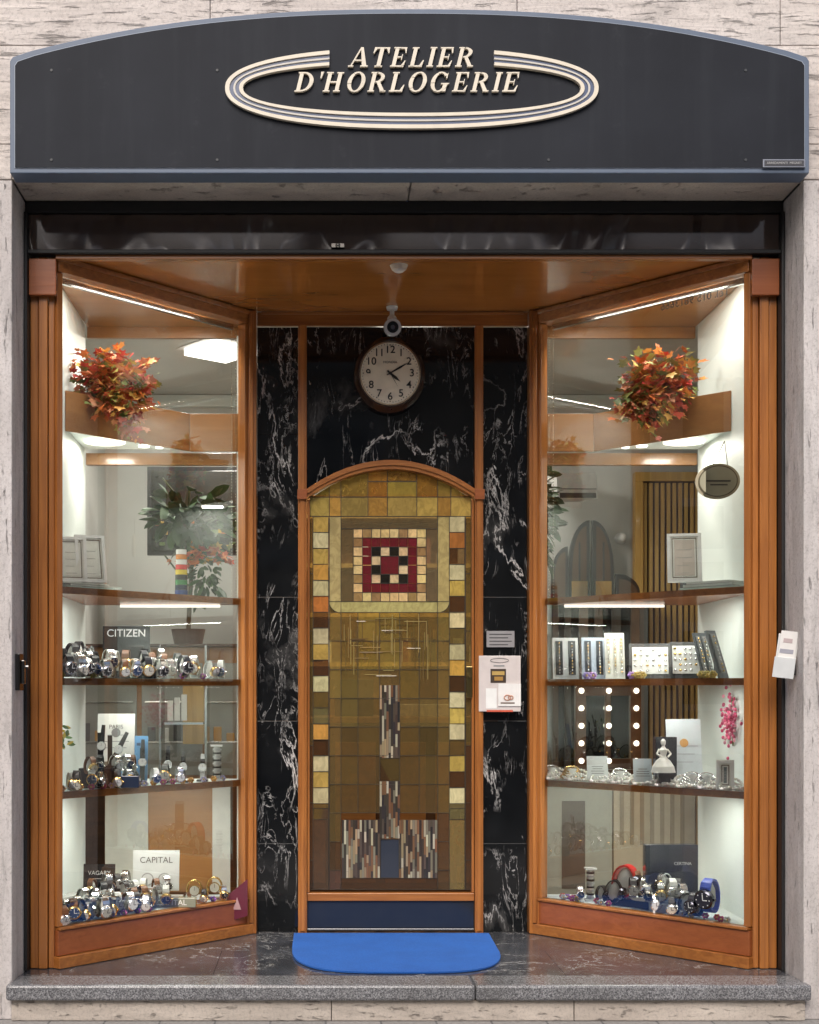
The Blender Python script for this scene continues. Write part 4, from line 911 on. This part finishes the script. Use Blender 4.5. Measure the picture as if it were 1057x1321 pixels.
# --- right shelf 3
card('white_advert_card',862,907,78,.30,T[1]+.03,(.70,.76,.80),3,(.4,.4,.45),deco=logo((.65,.35,.12)))
card('white_leaflet',758,785,30,.08,T[1]+.015,(.78,.81,.81),4); card('white_leaflet',818,842,30,.08,T[1]+.015,(.70,.78,.83),4)
X,y,_=item(860,.14); mb=MB(); mb.box(X-.055,X+.055,y,y+.05,T[1],T[1]+.25,'gloss',(.02,.022,.03)); mb.build('black_gift_box',None,.003)
fig=MB(); X,y,_=item(856,.09); z=T[1]+.07; fig.box(X-.03,X+.03,y-.03,y+.02,T[1],T[1]+.07,'gloss',(.03,.03,.035))
prof=[(0,.062),(.03,.055),(.06,.036),(.075,.018),(.085,.014),(.115,.022),(.125,.012),(.135,.007),(.145,.012),(.16,.013),(.172,.005)]
for (a,ra),(b,rb) in zip(prof[:-1],prof[1:]): fig.cyl((X,y,z+a),(X,y,z+b),ra,rb,18,'paint',(.88,.86,.82))
for sg_ in (-1,1): fig.tube([(X+sg_*.02,y,z+.118),(X+sg_*.036,y-.01,z+.095),(X+sg_*.015,y-.03,z+.08)],.005,6,'paint',(.8,.76,.7))
fig.build('porcelain_lady_figurine')
mb=MB()
for row in range(9):
    c0=704+row*28; 
    for q in range(2):
        X0,y0,_=item(c0+14,.07+q*.07); rr=.055+.01*q
        for t in range(22):
            a=2*math.pi*t/22; r=.0085
            mb.sph((X0+rr*math.cos(a)*.9,y0+rr*.55*math.sin(a),T[1]+r+q*.018+max(0,math.sin(a))*.03),r,7,'gloss',hs((.90,.87,.82),.05))
for i in range(200):
    px=U(702,960); X,y,_=item(px,U(.03,.14)); r=U(.007,.012); mb.sph((X,y,T[1]+r),r,6,'gloss',hs((.88,.85,.80),.06))
mb.build('pearl_necklaces')
for c0 in (712,738,800,893,912):
    mb=MB(); X,y,_=item(c0,.12)
    for rr,zz in ((.06,.02),(.05,.034),(.042,.048),(.035,.06)):
        mb.tube([(X+rr*math.cos(t/20*2*math.pi),y+rr*.5*math.sin(t/20*2*math.pi),T[1]+zz+.015*math.sin(t/20*2*math.pi)) for t in range(21)],.0045,6,'metal',SILV if c0!=738 else GOLD)
    mb.cyl((X,y,T[1]),(X,y,T[1]+.065),.03,.024,14,'gloss',(.8,.8,.78))
    mb.build('silver_bracelets_on_stand')
silverframe('silver_photo_frame',936,.06,T[1]+.0,.085,.15,-.3,16,(.2,.25,.25))
mb=MB()
for i in range(110):
    c=(1.70-U(.01,.045),.38+random.gauss(0,.05),1.18+random.gauss(0,.055)); mb.sph(c,(.008,.012,.010),6,'paint',hs(random.choice([(.75,.12,.26),(.8,.33,.42),(.55,.05,.15)]),.2))
mb.tube([(1.69,.38,1.05),(1.685,.38,1.3)],.004,5,'leafmat',(.1,.15,.05)); mb.build('pink_flower_sprig')
# --- right bottom
X,y,_=item(867,.22); mb=MB(); k=1/S(y); mb.box(X-34*k,X+34*k,y,y+.06,T[0]+.05,T[0]+.05+72*k,'gloss',(.026,.030,.042)); mb.box(X-34*k,X-6*k,y-.004,y-.0005,T[0]+.07,T[0]+.18,'paint',(.05,.09,.2)); mb.cyl((X-20*k,y-.005,T[0]+.15),(X-20*k,y-.007,T[0]+.15),.045,n=20,mat='paint',col=(.02,.03,.08)); mb.box(X-30*k,X+34*k,y-.1,y+.08,T[0],T[0]+.049,'gloss',(.8,.82,.82)); mb.build('navy_gift_box',None,.003)
text('CERTINA','box_text',(X+14*k,y-.003,T[0]+.24),.022,(.7,.7,.7),bpy.data.objects['navy_gift_box'])
X,y,_=item(762,.14); mb=MB(); 
for i in range(8): mb.cyl((X,y,T[0]+.014+i*.019),(X,y,T[0]+.014+i*.019+.009),.022,n=16,mat='paint',col=(.02,.02,.02) if i%2 else (.4,.4,.4))
mb.cyl((X,y,T[0]),(X,y,T[0]+.175),.017,n=12,mat='gloss',col=(.75,.75,.72)); mb.box(X-.03,X+.03,y-.028,y+.028,T[0]-.0,T[0]+.012,'gloss',(.8,.8,.78)); mb.box(X-.03,X+.03,y-.028,y+.028,T[0]+.17,T[0]+.18,'gloss',(.8,.8,.78)); mb.build('ring_display_tower')
def bigwatch(px,off,z,col,s,yaw):
    X,y,_=item(px,off); watch((X,y,z),yaw,s,col,(.02,.02,.03),(.1,.1,.12),10,False)
bigwatch(803,.14,T[0]+.03,(.6,.02,.02),2.5,.9); bigwatch(790,.10,T[0],(.02,.02,.02),1.8,.9); bigwatch(775,.10,T[0],(.02,.02,.02),1.3,.6); bigwatch(918,.12,T[0]+.02,(.02,.07,.5),2.4,-.7); bigwatch(900,.07,T[0],(.02,.02,.03),1.7,-.9); bigwatch(884,.06,T[0],(.02,.02,.02),1.6,.8)
mb=MB(); sbox(mb,1,.42,.85,.06,.17,T[0],T[0]+.04,'gloss',(.02,.025,.045)); mb.build('navy_display_block',None,.003)
for px in (816,828,840,852,864,877): rw(px,.12,T[0]+.042+U(0,.02),1.5)
for px in (822,836,850,862,876): rw(px,.19,T[0]+.09,1.4)
for px in (748,845,868): rw(px,.06,T[0],1.3)
blossoms([(px,.03,T[0]) for px in (727,738,745,775,785,880,892,930,938)],[(.75,.6,.05),(.3,.15,.6),(.6,.1,.3),(.7,.7,.7)])
blossoms([(px,.08,T[0]+.0) for px in (726,732,740,770,910,925)],[(.75,.6,.05),(.4,.2,.6),(.6,.1,.1)])
